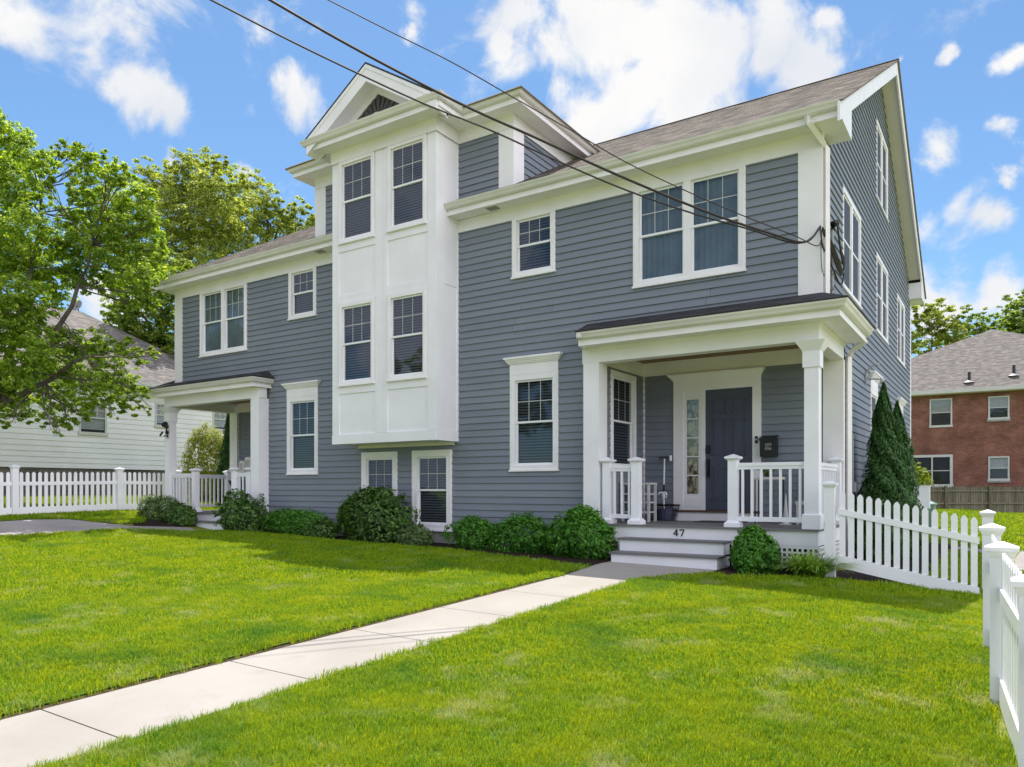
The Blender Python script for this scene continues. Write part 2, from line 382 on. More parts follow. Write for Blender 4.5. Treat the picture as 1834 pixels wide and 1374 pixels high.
def window(house, T, a0, a1, z0, z1, units=1, casing=.10, head=False, blinds='slats', lites=True, label=None, sill=True, proud=.028, mull=.12, depth=.10, ds=.62, glass='window_glass'):
    w = MB(); p = proud; depth = depth*ds; T0_ = T; Td = lambda a, d, z: T0_(a, d*ds, z)
    w.tbox(T, a0, a0+casing, -.01, p, z0, z1); w.tbox(T, a1-casing, a1, -.01, p, z0, z1)
    w.tbox(T, a0+casing, a1-casing, -.01, p, z1-casing*.95, z1); w.tbox(T, a0+casing, a1-casing, -.01, p, z0, z0+casing*.75)
    w.tbox(T, a0+.03, a0+.04, p, p+.008, z0+.03, z1-.03); w.tbox(T, a1-.04, a1-.03, p, p+.008, z0+.03, z1-.03)
    if sill: w.tbox(T, a0-.012, a1+.012, -.01, p+.022, z0-.028, z0+.004)
    ia0, ia1, iz0, iz1 = a0+casing, a1-casing, z0+casing*.75, z1-casing*.95
    wu = (ia1-ia0-mull*(units-1))/units
    for k in range(1, units):
        m0 = ia0+k*wu+(k-1)*mull; w.tbox(T, m0, m0+mull, -.01, p-.003, iz0, iz1)
    if head:
        w.tbox(T, a0, a1, -.01, p+.004, z1, z1+.20); 
        for i, (o, zz) in enumerate(((.015, .20), (.035, .225), (.055, .255), (.08, .285))):
            w.tbox(T, a0-o-.01, a1+o+.01, -.01, p+.01+o, z1+zz, z1+zz+(.03 if i < 3 else .035))
    W = w.build('window', 'white_trim', house)
    if label: W['label'] = label
    sash = MB(); pane = MB(); mun = MB(); bl = MB()
    for k in range(units):
        u0 = ia0+k*(wu+mull); u1 = u0+wu; zm = (iz0+iz1)/2+.01
        # jamb lining
        for (b0, b1, q0, q1) in ((u0-.012, u0, iz0, iz1), (u1, u1+.012, iz0, iz1)): sash.tbox(Td, b0, b1, -.13, -.011, q0, q1)
        sash.tbox(Td, u0-.012, u1+.012, -.13, -.011, iz1, iz1+.012); sash.tbox(Td, u0-.012, u1+.012, -.13, -.011, iz0-.012, iz0)
        f = .035
        def fr(d0, d1, q0, q1, fb):
            sash.tbox(Td, u0+.001, u0+f, d0, d1, q0, q1); sash.tbox(Td, u1-f, u1-.001, d0, d1, q0, q1)
            sash.tbox(Td, u0+f, u1-f, d0, d1, q1-f, q1-.001); sash.tbox(Td, u0+f, u1-f, d0, d1, q0+.001, q0+fb)
        fr(-.045, -.014, zm-.018, iz1, .036); fr(-.08, -.047, iz0, zm+.016, .045)
        [pane.quad(Td(u0+f, dd_, q0), Td(u1-f, dd_, q0), Td(u1-f, dd_, q1), Td(u0+f, dd_, q1)) for dd_, q0, q1 in ((-.030, zm+.018, iz1-f), (-.064, iz0+.045, zm-.019))]
        if lites:
            p0, p1, q0, q1 = u0+f, u1-f, zm+.018, iz1-f
            for i in (1, 2): x = p0+(p1-p0)*i/3; mun.tbox(Td, x-.0048, x+.0048, -.0285, -.022, q0, q1)
            mun.tbox(Td, p0, p1, -.0283, -.0222, (q0+q1)/2-.006, (q0+q1)/2+.006)
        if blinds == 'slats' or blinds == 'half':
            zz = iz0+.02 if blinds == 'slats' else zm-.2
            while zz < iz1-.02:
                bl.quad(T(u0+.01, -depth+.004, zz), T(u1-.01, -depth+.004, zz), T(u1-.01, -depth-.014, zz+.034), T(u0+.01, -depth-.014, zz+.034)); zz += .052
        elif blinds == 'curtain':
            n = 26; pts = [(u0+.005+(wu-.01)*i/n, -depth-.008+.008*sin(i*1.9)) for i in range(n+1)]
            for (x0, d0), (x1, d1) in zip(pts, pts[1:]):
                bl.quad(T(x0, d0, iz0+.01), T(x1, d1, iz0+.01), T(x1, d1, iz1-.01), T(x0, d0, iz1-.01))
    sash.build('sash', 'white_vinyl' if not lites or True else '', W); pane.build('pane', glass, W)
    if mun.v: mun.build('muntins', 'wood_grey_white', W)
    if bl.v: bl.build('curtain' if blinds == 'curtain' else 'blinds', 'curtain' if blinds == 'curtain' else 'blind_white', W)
    # dark reveal behind
    return (a0+casing-.012, a1-casing+.012, z0+casing*.75-.012, z1-casing*.95+.012)
def whole(a0, a1, z0, z1, head=False): return (a0+.015, a1-.015, z0+.01, z1-.01+(.2 if head else 0))

def roof_plane(mb, eL, eR, tR, tL, course=.14, lift=.003, thick=.022):
    eL, eR, tR, tL = map(Vector, (eL, eR, tR, tL))
    H = max((tL-eL).length, (tR-eR).length, ((tL+tR)/2-(eL+eR)/2).length)
    nrm = (eR-eL).cross((tL+tR)/2-(eL+eR)/2).normalized()
    if nrm.z < 0: nrm = -nrm
    xd = (eR-eL).normalized(); yd = nrm.cross(xd)
    if yd.z < 0: yd = -yd
    Hh = ((tL+tR)/2-(eL+eR)/2).dot(yd); n = max(1, int(round(Hh/course)))
    def uv(p): q = p-eL; return (q.dot(xd)+50, q.dot(yd)+.001)
    for i in range(n):
        a, b = i/n, (i+1)/n
        A = eL.lerp(tL, a); B = eR.lerp(tR, a); C = eR.lerp(tR, b); D = eL.lerp(tL, b)
        A2, B2 = A+nrm*lift, B+nrm*lift
        mb.quad(A2, B2, C, D, [uv(A), uv(B), uv(C), uv(D)])
        mb.quad(A, B, B2, A2, [uv(A), uv(B), uv(B), uv(A)])
    t = nrm*-thick
    mb.quad(eL+t, eR+t, eR, eL, [(0, .01)]*4); mb.quad(eL+t, eL, tL, tL+t, [(0, .01)]*4); mb.quad(eR, eR+t, tR+t, tR, [(0, .01)]*4)
    mb.quad(eL+t, tL+t, tR+t, eR+t, [(0, .01)]*4)
def slab_under(mb, eL, eR, tR, tL, d0, d1):
    P = [Vector(p) for p in (eL, eR, tR, tL)]
    mb.prism([p-Vector((0, 0, d0)) for p in P], (0, 0, -(d1-d0)))
# ------------------------------------------------------------------ the duplex house
MIR = [False]
_build = MB.build
def _b(s, name, mat, parent=None, smooth=False):
    if MIR[0]: s.v = [(-16.12-p[0], p[1], p[2]) for p in s.v]
    return _build(s, name, mat, parent, smooth)
MB.build = _b
house = thing('duplex_house', 'large two-storey blue-grey clapboard duplex house with white trim and a projecting white central bay', 'house', (-8.06, 0, -1.1))
SL = .5625
def zr(y): return 5.385+SL*(min(y, 12-y)+.45)
T0, TS = TY(0), TX(-.06)

wins = []   # facade holes
def half():
    holes = []
    window(house, T0, -5.44, -4.52, 3.90, 5.03, casing=.095, blinds='slats', proud=.036); holes.append((-5.44, -4.52, 3.90, 5.03))
    window(house, T0, -3.017, -1.15, 3.37, 5.03, units=2, casing=.10, blinds='curtain', proud=.036); holes.append((-3.017, -1.15, 3.37, 5.03))
    window(house, T0, -5.49, -4.459, .35, 2.10, head=True, casing=.11); holes.append((-5.49, -4.459, .35, 2.30))
    return [(a+.02, b-.02, c+.015, d-.015) for a, b, c, d in holes]
h_r = half(); MIR[0] = True; h_l = half(); MIR[0] = False
holes = h_r+[(-16.12-b, -16.12-a, c, d) for a, b, c, d in h_r]
for a0, a1 in ((-9.29, -8.27), (-7.876, -6.85)):
    window(house, T0, a0, a1, -.81, .775, casing=.135); holes.append((a0+.02, a1-.02, -.795, .76))
holes.append((-9.43, -6.72, .95, 5.3))
holes += [(-3.81, 0.5, -1.5, 2.84), (-16.7, -12.31, -1.5, 2.76)]
sd = MB(); siding(sd, T0, -15.75, -.37, -.86, 4.975, holes); fac = sd.build('front_siding', 'blue_siding', house)
# frieze, corner boards
tr = MB()
tr.tbox(T0, -16.06, -9.45, -.01, .024, 4.97, 5.215); tr.tbox(T0, -6.70, -.06, -.01, .024, 4.97, 5.215)
tr.build('frieze', 'white_trim', house)
for a0, a1, z0 in ((-.38, -.055, 2.80), (-16.065, -15.735, 2.73)):
    m = MB(); m.tbox(T0, a0, a1, -.01, .026, z0, 4.97)
    if a0 > -5: m.box(-.06, -.035, -.0255, .10, z0, 5.2)
    m.build('corner_board', 'white_trim', house)
m = MB(); m.tbox(T0, -12.31, -3.81, -.06, -.004, -1.3, -.855); m.box(-.3, -.09, 1.76, 12.0, -1.4, -.86); m.box(-16, -15.8, 1.76, 12, -1.4, -.86)
m.build('foundation', 'foundation', house)
# dark inner core so that windows look into rooms
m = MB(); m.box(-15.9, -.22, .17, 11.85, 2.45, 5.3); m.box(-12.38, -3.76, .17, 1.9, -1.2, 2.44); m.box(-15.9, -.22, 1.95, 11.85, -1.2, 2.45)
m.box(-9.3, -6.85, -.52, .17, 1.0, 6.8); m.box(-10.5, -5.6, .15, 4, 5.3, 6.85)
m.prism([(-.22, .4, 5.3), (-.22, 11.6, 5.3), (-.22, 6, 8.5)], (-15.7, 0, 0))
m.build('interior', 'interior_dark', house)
# gable ends
def gable(right):
    gh = []
    if right:
        for a0, a1, z0, z1, kw in ((1.62, 3.43, 3.32, 4.99, {}), (5.42, 7.2, 3.27, 4.90, {}), (8.93, 10.55, 3.2, 4.80, {}), (5.43, 7.16, 6.02, 7.66, {})):
            window(house, TS, a0, a1, z0, z1, units=2, casing=.09, mull=.11, blinds='slats', ds=.22, proud=.02, lites=False, glass='screen_mesh', **kw); gh.append((a0+.02, a1-.02, z0+.015, z1-.015))
        for a0, a1, z0, z1 in ((4.62, 5.6, .45, 2.0), (8.98, 10.15, .3, 1.93)):
            window(house, TS, a0, a1, z0, z1, casing=.11, head=True, ds=.3, proud=.02, glass='screen_mesh'); gh.append((a0+.02, a1-.02, z0+.015, z1+.17))
    g = MB()
    lo = lambda z: (1.78 if z < 2.74 else (.0 if z < 5.3 else (z+.24-5.385)/SL-.45))
    hi = lambda z: (12.0 if z < 5.3 else 12-((z+.24-5.385)/SL-.45))
    siding(g, TS, 1.78, 12.0, -.86, 2.74, gh); siding(g, TS, .0, 12.0, 2.7455, 5.3, gh, joints=True)
    siding(g, TS, lambda z: max(0, (z+.22-5.385)/SL-.45), lambda z: 12-max(0, (z+.22-5.385)/SL-.45), 5.3, 8.75, gh)
    g.build('side_siding', 'blue_siding', house)
    rk = MB(); P = []
    ys = [-.475, 6.0, 12.475]
    top = [(y, zr(y)-.012) for y in ys]
    rk.prism([(.24, a, b) for a, b in top]+[(.24, a, b-(.30 if i == 1 else .27)) for i, (a, b) in list(enumerate(top))[::-1]], (.032, 0, 0))
    for f in (lambda y: y, lambda y: 12-y):           # boxed eave returns
        pts = [(-.40, 5.19), (.50, 5.19), (.50, zr(.5)-.2), (-.40, zr(-.4)-.02)]
        rk.prism([(.236, f(a), b) for a, b in pts], (.032, 0, 0))
        rk.prism([(-.05, f(-.38), 5.192), (-.05, f(.48), 5.192), (-.05, f(.48), 5.23), (-.05, f(-.38), 5.23)], (.285, 0, 0))
        rk.prism([(-.05, f(.47), 5.195), (-.05, f(.498), 5.195), (-.05, f(.498), 5.62), (-.05, f(.47), 5.62)], (.285, 0, 0))
    rk.build('rake_board', 'white_trim', house)
    sf = MB()
    for y0, y1 in ((.49, 6.0), (6.0, 11.51)):
        sf.prism([(-.07, y0, zr(y0)-.215), (-.07, y1, zr(y1)-.215), (-.07, y1, zr(y1)-.19), (-.07, y0, zr(y0)-.19)], (.312, 0, 0))
    sf.build('rake_soffit', 'cream_soffit', house)
    cb = MB(); cb.box(-.075, -.036, 11.85, 12.06, -.9, 5.2); cb.build('corner_board', 'white_trim', house)
gable(True); MIR[0] = True; gable(False); MIR[0] = False
m = MB(); m.box(-16, -.08, 12.0, 12.04, -.9, 5.3); m.build('rear_wall', 'blue_siding', house)
m = MB(); m.box(-16.35, .25, 12.04, 12.42, 5.2, 5.32); m.build('rear_soffit', 'cream_soffit', house)
# main roof
m = MB(); roof_plane(m, (-16.43, -.452, zr(-.452)), (.31, -.452, zr(-.452)), (.31, 6, zr(6)), (-16.43, 6, zr(6)))
roof_plane(m, (.31, 12.475, zr(12.475)), (-16.43, 12.475, zr(12.475)), (-16.43, 6, zr(6)), (.31, 6, zr(6)))
x = -16.43
while x < .3:                                     # ridge caps
    a, b = x, min(x+.32, .31); z = zr(6)
    m.prism([(a, 5.86, z-.055), (a, 6, z+.028), (a, 6.14, z-.055), (a, 6, z+.005)], (b-a, 0, 0)); x += .3
main_roof = m.build('main_roof', 'shingle_brown', house)

def eave_prof(zb): return [(0, zb), (.362, zb-.012), (.362, zb+.10), (.30, zb+.12), (0, zb+.12)]
def gut_prof(zb): return [(.365, zb+.085), (.405, zb+.085), (.43, zb+.105), (.448, zb+.14), (.468, zb+.165), (.478, zb+.19), (.470, zb+.192), (.365, zb+.186)]
def gut_lip(zb): return [(.392, zb+.078), (.412, zb+.078), (.412, zb+.086), (.392, zb+.086)]
for i, path in enumerate(([(-6.70, 0), (.25, 0)], [(-16.37, 0), (-9.45, 0)])):
    m = MB(); m.sweep(path, eave_prof(5.21)); m.build('cornice', 'white_trim', house)
    m = MB(); m.sweep(path, gut_prof(5.21)); m.build('gutter', 'gutter_metal', house)
# soffit vents
m = MB()
for x in (-5.75, -10.35): m = MB(); m.box(x-.11, x+.11, -.28, -.12, 5.19, 5.203); m.build('soffit_vent', 'foundation', house)

# ---- centre section above the eave
def cside():
    m = MB(); yroof = lambda z: (z-5.385)/SL-.45
    siding(m, TX(-5.43), lambda z: .02, lambda z: max(.03, yroof(z)+.05), 5.3, 6.72); siding(m, T0, -6.72, -5.73, 5.15, 6.72, joints=False)
    m.build('dormer_siding', 'blue_siding', house)
    m = MB(); m.box(-5.74, -5.405, -.026, -.0, 5.15, 6.70); m.box(-5.43, -5.4048, .0, .33, 5.2, 6.70)
    m.build('corner_board', 'white_trim', house)
cside(); MIR[0] = True; cside(); MIR[0] = False
wall_path = [(-10.69, 3.2), (-10.69, 0), (-9.45, 0), (-9.45, -.69), (-6.70, -.69), (-6.70, 0), (-5.43, 0), (-5.43, 3.2)]
m = MB(); m.sweep(wall_path, [(0, 6.70), (.026, 6.70), (.026, 6.94), (0, 6.94)])
m.sweep(wall_path, [(.02, 6.685), (.04, 6.685), (.04, 6.70), (.02, 6.70)]); m.build('frieze', 'white_trim', house)
m = MB(); m.sweep(wall_path, eave_prof(6.93)); m.build('cornice', 'white_trim', house)
m = MB(); m.sweep(wall_path, gut_prof(6.93)); m.build('gutter', 'gutter_metal', house)
# dormer roof (hip)
ex0, ex1, ey, ez, ds = -11.18, -4.94, -.48, 7.10, .42
xc = (ex0+ex1)/2; hw = (ex1-ex0)/2; az = ez+ds*hw; ay = ey+hw
m = MB()
roof_plane(m, (ex0, ey, ez), (ex1, ey, ez), (xc+.01, ay, az), (xc-.01, ay, az))
roof_plane(m, (ex1, ey, ez), (ex1, 3.6, ez), (xc+.01, 6.0, az), (xc+.01, ay, az))
roof_plane(m, (ex0, 3.6, ez), (ex0, ey, ez), (xc-.01, ay, az), (xc-.01, 6.0, az))
m.build('dormer_roof', 'shingle_brown', house)
# ---- white bay
TB = TY(-.69); bh = []
for a0, a1 in ((-9.25, -8.26), (-7.91, -6.92)):
    for z0, z1 in ((5.03, 6.70), (2.12, 3.79)):
        window(house, TB, a0, a1, z0, z1, casing=.085, proud=.03, depth=.09, blinds='slats'); bh.append((a0+.02, a1-.02, z0+.015, z1-.015))
m = MB()
def sheet(mb, T, a0, a1, z0, z1, holes, d=0., th=.02):
    A = sorted({a0, a1} | {h[i] for h in holes for i in (0, 1) if a0 < h[i] < a1}); Z = sorted({z0, z1} | {h[i] for h in holes for i in (2, 3) if z0 < h[i] < z1})
    for p, q in zip(A, A[1:]):
        for r, t in zip(Z, Z[1:]):
            if any(h[0] <= p and q <= h[1] and h[2] <= r and t <= h[3] for h in holes): continue
            mb.quad(T(p, d, r), T(q, d, r), T(q, d, t), T(p, d, t))
sheet(m, TB, -9.45, -6.70, .92, 6.72, bh, d=-.016)
for a0, a1 in ((-9.452, -9.26), (-8.25, -8.045), (-8.03, -7.925), (-6.91, -6.698)): m.tbox(TB, a0, a1, -.016, .004, 1.115, 6.70)
m.tbox(TB, -9.455, -6.695, -.016, .012, .92, 1.11)
for a0, a1 in ((-9.26, -8.25), (-7.925, -6.91)):
    for z0, z1 in ((1.945, 2.11), (3.80, 3.955), (4.855, 5.02)): m.tbox(TB, a0, a1, -.016, .003, z0, z1)
    for z0, z1 in ((2.085, 2.10), (4.995, 5.01)): m.tbox(TB, a0+.01, a1-.01, .003, .02, z0, z1)
m.tbox(TB, -8.045, -8.03, -.016, -.004, 1.115, 6.7)
for X_, sg in ((-6.70, 1), (-9.45, -1)):
    T = (lambda X_, sg: (lambda a, d, z: (X_+sg*d, a, z)))(X_, sg)
    m.tbox(T, -.674, .0, -.03, -.012, .92, 6.72); m.tbox(T, -.689, -.47, -.012, .0, 1.115, 6.70); m.tbox(T, -.045, -.002, -.012, .01, 1.115, 6.70)
    m.tbox(T, -.47, -.45, -.012, -.004, 1.115, 6.7); m.tbox(T, -.69, 0, -.012, .008, .92, 1.11); m.tbox(T, -.45, -.045, -.012, -.001, 3.9, 6.70)
m.box(-9.44, -6.71, -.675, -.0, .925, .95)
m.build('bay_wall', 'white_bay', house)
m = MB(); m.box(-9.36, -6.79, -.06, -.004, .86, .924); m.build('bay_ledge', 'cream_soffit', house)
# pediment roof
ps = .62; pzt = 7.135; px0, px1, pyf = -9.78, -6.37, -1.145; pxc = (px0+px1)/2; pza = pzt+ps*(px1-pxc)
m = MB(); roof_plane(m, (px1, pyf, pzt), (px1, .3, pzt), (pxc, 2.6, pza), (pxc, pyf, pza)); roof_plane(m, (px0, .3, pzt), (px0, pyf, pzt), (pxc, pyf, pza), (pxc, 2.6, pza))
m.build('pediment_roof', 'shingle_dark', house)
m = MB()
def vee(y0, y1, top, bot, xin=0.):
    for sg in (-1, 1):
        X1 = pxc+sg*(px1-pxc-xin)
        a = [(pxc, y0, pza-top), (X1, y0, pzt-top+ps*xin), (X1, y0, max(pzt-.03, pzt-bot+ps*xin)), (pxc, y0, pza-bot)]
        if pzt-bot+ps*xin < pzt-.03:
            xk = (pza-bot-(pzt-.03))/ps; a = [(pxc, y0, pza-top), (X1, y0, pzt-top+ps*xin), (X1, y0, pzt-.03), (pxc+sg*xk, y0, pzt-.03), (pxc, y0, pza-bot)]
        m.prism(a, (0, y1-y0, 0))
vee(-1.125, -1.095, .03, .36); vee(-1.138, -1.125, .035, .11); vee(-1.095, -.76, .30, .33); vee(-.80, -.76, .33, .46)
m.box(-9.82, -6.33, -1.09, -.0, 7.085, 7.108)
m.build('pediment_trim', 'white_trim', house)
m = MB(); hx = (pza-.4-7.1)/ps; m.prism([(pxc-hx, -.765, 7.11), (pxc+hx, -.765, 7.11), (pxc, -.765, pza-.40)], (0, .03, 0))
for k in range(-5, 6):                                 # sunburst ribs
    an = k*radians(15.5); L = .95; d = (sin(an), cos(an)); n = (cos(an), -sin(an)); w0, w1 = .018, .055
    # clip to the triangle
    t = L
    for sgn in (-1, 1):
        den = d[1]+sgn*d[0]*ps
        if den > 0: t = min(t, (pza-.42-7.13)/den)
    m.prism([(pxc+n[0]*w0, -.77, 7.13+n[1]*w0), (pxc+d[0]*t+n[0]*w1*.9, -.77, max(7.12, 7.13+d[1]*t+n[1]*w1)), (pxc+d[0]*t-n[0]*w1*.9, -.77, max(7.12, 7.13+d[1]*t-n[1]*w1)), (pxc-n[0]*w0, -.77, 7.13-n[1]*w0)], (0, -.022, 0))
tym = m.build('tympanum', 'sunburst_grey', house)
m = MB(); pts = [(pxc+.17*cos(a), -.79, 7.12+.10+.13*sin(a)) for a in [pi*i/14 for i in range(15)]]
m.prism([(pxc+.17, -.79, 7.1)]+pts+[(pxc-.17, -.79, 7.1)], (0, -.06, 0)); m.build('sunburst_hub', 'white_trim', tym)

# ---- porches
def porch(left):
    # deck, fascia, lattice, steps
    m = MB(); y = -.385
    while y < 1.75:
        y2 = min(y+.138, 1.75); m.box(-3.80, -.02, y, y2-.004, -.605, -.575); y = y2
    m.build('porch_deck', 'deck_grey', house)
    m = MB(); m.box(-3.80, -.035, -.345, -.32, -.815, -.606); m.box(-.06, -.035, -.32, 1.75, -.815, -.606)
    m.box(-3.8, -.035, -.34, -.325, -.835, -.8155)
    m.build('porch_fascia', 'white_bay', house)
    for (a0, a1) in ((-3.8, -3.0), (-1.27, -.04)):
        m = MB(); x = a0
        while x < a1: m.box(x, x+.028, -.335, -.325, -1.15, -.8355); x += .072
        for z in (-1.15, -1.077, -1.005, -.932, -.86): m.box(a0, a1, -.3375, -.3355, z, z+.028)
        m.build('lattice', 'white_trim', house)
    m = MB(); x = -.3
    while x < 1.7: m.box(-.055, -.045, x, x+.028, -1.3, -.8355); x += .072
    for z in (-1.2, -1.077, -1.005, -.932, -.86): m.box(-.044, -.041, -.32, 1.7, z, z+.028)
    m.build('lattice', 'white_trim', house)
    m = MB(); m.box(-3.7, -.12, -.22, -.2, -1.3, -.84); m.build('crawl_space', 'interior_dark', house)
    m = MB(); gz = -1.30
    m.box(-2.975, -1.295, -.95, -.9, gz, -1.012); m.box(-2.975, -2.95, -.9, -.345, gz, -1.012); m.box(-1.32, -1.295, -.9, -.345, gz, -1.012)
    m.box(-2.975, -1.295, -.64, -.615, -.9795, -.81); m.box(-2.975, -2.95, -.615, -.345, -.9795, -.81); m.box(-1.32, -1.295, -.615, -.345, -.9795, -.81)
    st = m.build('porch_steps', 'white_bay', house)
    m = MB(); m.box(-3.0, -1.27, -.985, -.64, -1.011, -.98); m.box(-3.0, -1.27, -.675, -.345, -.809, -.778)
    m.build('tread', 'deck_grey', st)
    # pilasters
    m = MB(); m.box(-3.81, -3.52, -.30, .02, -.80, 2.125); m.build('pilaster', 'white_bay', house)
    m = MB(); m.box(-.36, -.04, 1.66, 1.80, -.575, 2.13); m.build('pilaster', 'white_trim', house)
    # column
    m = MB(); cx, cy = -.14, -.19
    m.frustum(cx, cy, -.575, -.372, .125, .125); m.frustum(cx, cy, -.372, -.355, .125, .105)
    m.frustum(cx, cy, -.355, 1.755, .10, .098)
    m.frustum(cx, cy, 1.745, 1.985, .118, .118)
    for i in range(6): m.frustum(cx, cy, 1.985+i*.022, 2.007+i*.022, .125+i*.014, .136+i*.014)
    m.build('porch_column', 'white_bay', house)
    # beams
    m = MB(); m.box(-3.83, -.035, -.30, -.08, 2.126, 2.372); m.box(-.245, -.035, -.08, 1.66, 2.126, 2.372)
    m.box(-3.59, -.10, 1.70, 1.75, 2.136, 2.40); m.box(-3.60, -3.575, -.08, 1.725, 2.136, 2.40)
    m.build('porch_beam', 'white_trim', house)
    m = MB(); m.box(-3.60, -.245, -.08, 1.725, 2.385, 2.41); m.build('porch_ceiling', 'porch_ceiling', house)
    if left: path = [(-3.54, 0), (-3.54, -.16), (-.36, -.16), (-.36, 1.65)]
    else: path = [(-3.70, -.28), (-.06, -.28), (-.06, 1.65)]
    m = MB(); m.sweep(path, eave_prof(2.375))
    m.sweep(path, [(0, 2.31), (.02, 2.31), (.06, 2.36), (.06, 2.372), (0, 2.372)])
    if not left: m.prism([(-3.72, -.645, 2.363), (-3.70, -.645, 2.363), (-3.70, -.28, 2.363), (-3.82, -.28, 2.363)], (0, 0, .11))
    m.build('cornice', 'white_trim', house)
    m = MB(); m.sweep(path, gut_prof(2.375))
    if not left: m.prism([(-3.70, -.755, 2.48), (-3.62, -.75, 2.48), (-3.62, -.3, 2.48), (-3.93, -.3, 2.48)], (0, 0, .087))
    m.build('gutter', 'gutter_metal', house)
    xl = -4.03 if left else -3.72; yf = -.645 if left else -.765; xr = .13 if left else .425
    m = MB()
    roof_plane(m, (xl, yf, 2.585), (xr, yf, 2.585), (-.06, -.02, 2.79 if left else 2.86), (xl+(.25 if left else -.15), -.02, 2.79 if left else 2.86), course=.13)
    roof_plane(m, (xr, yf, 2.585), (xr, 1.68, 2.585), (-.06, 1.68, 2.80), (-.06, -.02, 2.86), course=.13)
    if left: roof_plane(m, (xl, -.0, 2.585), (xl, yf, 2.585), (xl+.25, -.02, 2.79), (xl+.25, -.0, 2.79), course=.13)
    m.build('porch_roof', 'shingle_dark', house)
    # recess walls
    m = MB(); TW = TY(1.75)
    siding(m, TW, -3.566, -.34, -.575, 2.14, [(-2.985, -1.39, -.6, 2.0)], joints=False)
    siding(m, TX(-3.6), .0, 1.701, -.575, 2.14, [(.30, 1.33, .36, 2.07)], joints=False)
    m.build('porch_siding', 'blue_siding', house)
    m = MB(); m.box(-3.6, -3.565, 1.70, 1.745, -.575, 2.136); m.build('corner_board', 'white_trim', house)
    window(house, TX(-3.6), .28, 1.35, .34, 2.09, casing=.10, proud=.03, sill=True)
    # door set
    m = MB()
    m.tbox(TW, -2.99, -2.80, 0, .035, -.40, 1.80); m.tbox(TW, -1.536, -1.385, 0, .035, -.40, 1.80); m.tbox(TW, -2.99, -1.385, 0, .037, 1.80, 2.0)
    m.tbox(TW, -2.80, -2.47, 0, .022, -.40, -.09); m.tbox(TW, -2.80, -2.47, 0, .022, 1.64, 1.80); m.tbox(TW, -2.80, -2.735, 0, .022, -.09, 1.64); m.tbox(TW, -2.51, -2.47, 0, .022, -.09, 1.64)
    m.tbox(TW, -2.47, -2.386, 0, .03, -.40, 1.80); m.tbox(TW, -2.76, -2.49, .022, .03, -.33, -.16)
    for z in (.24, .585, .93, 1.275): m.tbox(TW, -2.735, -2.51, .0, .02, z, z+.022)
    for i in range(5): m.tbox(TW, -3.0-i*.022, -1.375+i*.016, 0, .045+i*.02, 2.0+i*.024, 2.024+i*.024)
    m.build('door_surround', 'white_trim', house)
    m = MB(); m.tbox(TW, -2.74, -2.505, -.02, .004, -.095, 1.645); m.build('sidelight_pane', 'sidelight_glass', house)
    m = MB(); m.tbox(TW, -2.745, -2.5, -.06, -.03, -.1, 1.65); m.build('sidelight_curtain', 'lace', house)
    m = MB(); m.tbox(TW, -3.0, -1.37, 0, .22, -.575, -.42); m.build('door_riser', 'white_trim', house)
    m = MB(); m.tbox(TW, -3.01, -1.36, 0, .25, -.42, -.385); m.build('threshold', 'threshold_brown', house)
    d = MB(); d.tbox(TW, -2.386, -1.536, -.03, .006, -.38, 1.798)
    dd = d.build('front_door', 'door_blue', house)
    d = MB()
    for a0, a1 in ((-2.26, -2.01), (-1.91, -1.66)):
        for z0, z1 in ((1.36, 1.62), (.60, 1.25), (-.22, .38)):
            for (p, q, r, t) in ((a0, a1, z0, z0+.02), (a0, a1, z1-.02, z1), (a0, a0+.02, z0, z1), (a1-.02, a1, z0, z1)): d.tbox(TW, p, q, .006, .016, r, t)
            d.tbox(TW, a0+.05, a1-.05, .006, .014, z0+.05, z1-.05)
    d.build('door_panel', 'door_blue', dd)
    h = MB(); h.tbox(TW, -2.36, -2.30, .006, .03, .64, .80); h.tube([(-2.33, 1.72, .72), (-2.33, 1.69, .72)], .028, 10)
    h.tbox(TW, -2.355, -2.305, .006, .02, .20, .55); h.tube([(-2.33, 1.735, .50), (-2.33, 1.68, .48), (-2.33, 1.675, .38), (-2.33, 1.70, .26), (-2.33, 1.735, .24)], .012, 8)
    h.tbox(TW, -2.35, -2.31, .02, .05, .49, .53); h.build('door_handle', 'black_metal', dd)
    if not left:
        m = MB(); m.tbox(TW, -1.485, -1.44, .035, .055, .80, .925); b = m.build('doorbell', 'black_metal', house)
        m = MB(); m.tube([(-1.4625, 1.69, .865), (-1.4625, 1.684, .865)], .013, 12); m.build('button', 'white_vinyl', b)
    # railings
    def newel(x, y, top=.49, w=.068):
        n = MB(); n.frustum(x, y, -.575, -.515, w+.045, w+.045); n.frustum(x, y, -.515, -.48, w+.042, w+.006); n.frustum(x, y, -.48, top-.05, w, w)
        n.frustum(x, y, top-.05, top-.025, w+.012, w+.036); n.frustum(x, y, top-.025, top, w+.042, w+.042); n.frustum(x, y, top, top+.04, w+.038, .012)
        n.build('newel_post', 'white_vinyl', house)
    def rail(x0, x1, y, n):
        r = MB(); r.box(x0, x1, y-.035, y+.035, .345, .395); r.box(x0, x1, y-.022, y+.022, .295, .345); r.box(x0, x1, y-.022, y+.022, -.485, -.415)
        for i in range(n):
            x = x0+(x1-x0)*(i+.5)/n; r.box(x-.017, x+.017, y-.017, y+.017, -.415, .295)
        r.build('porch_railing', 'white_vinyl', house)
    newel(-1.275, -.23); rail(-1.207, -.24, -.215, 7)
    newel(-3.40, -.20); newel(-2.865, -.23); rail(-3.33, -2.935, -.215, 3)
    r = MB(); r.box(-.165, -.095, -.09, 1.47, .345, .395); r.box(-.15, -.11, -.09, 1.47, .29, .345); r.box(-.15, -.11, -.09, 1.47, -.485, -.415)
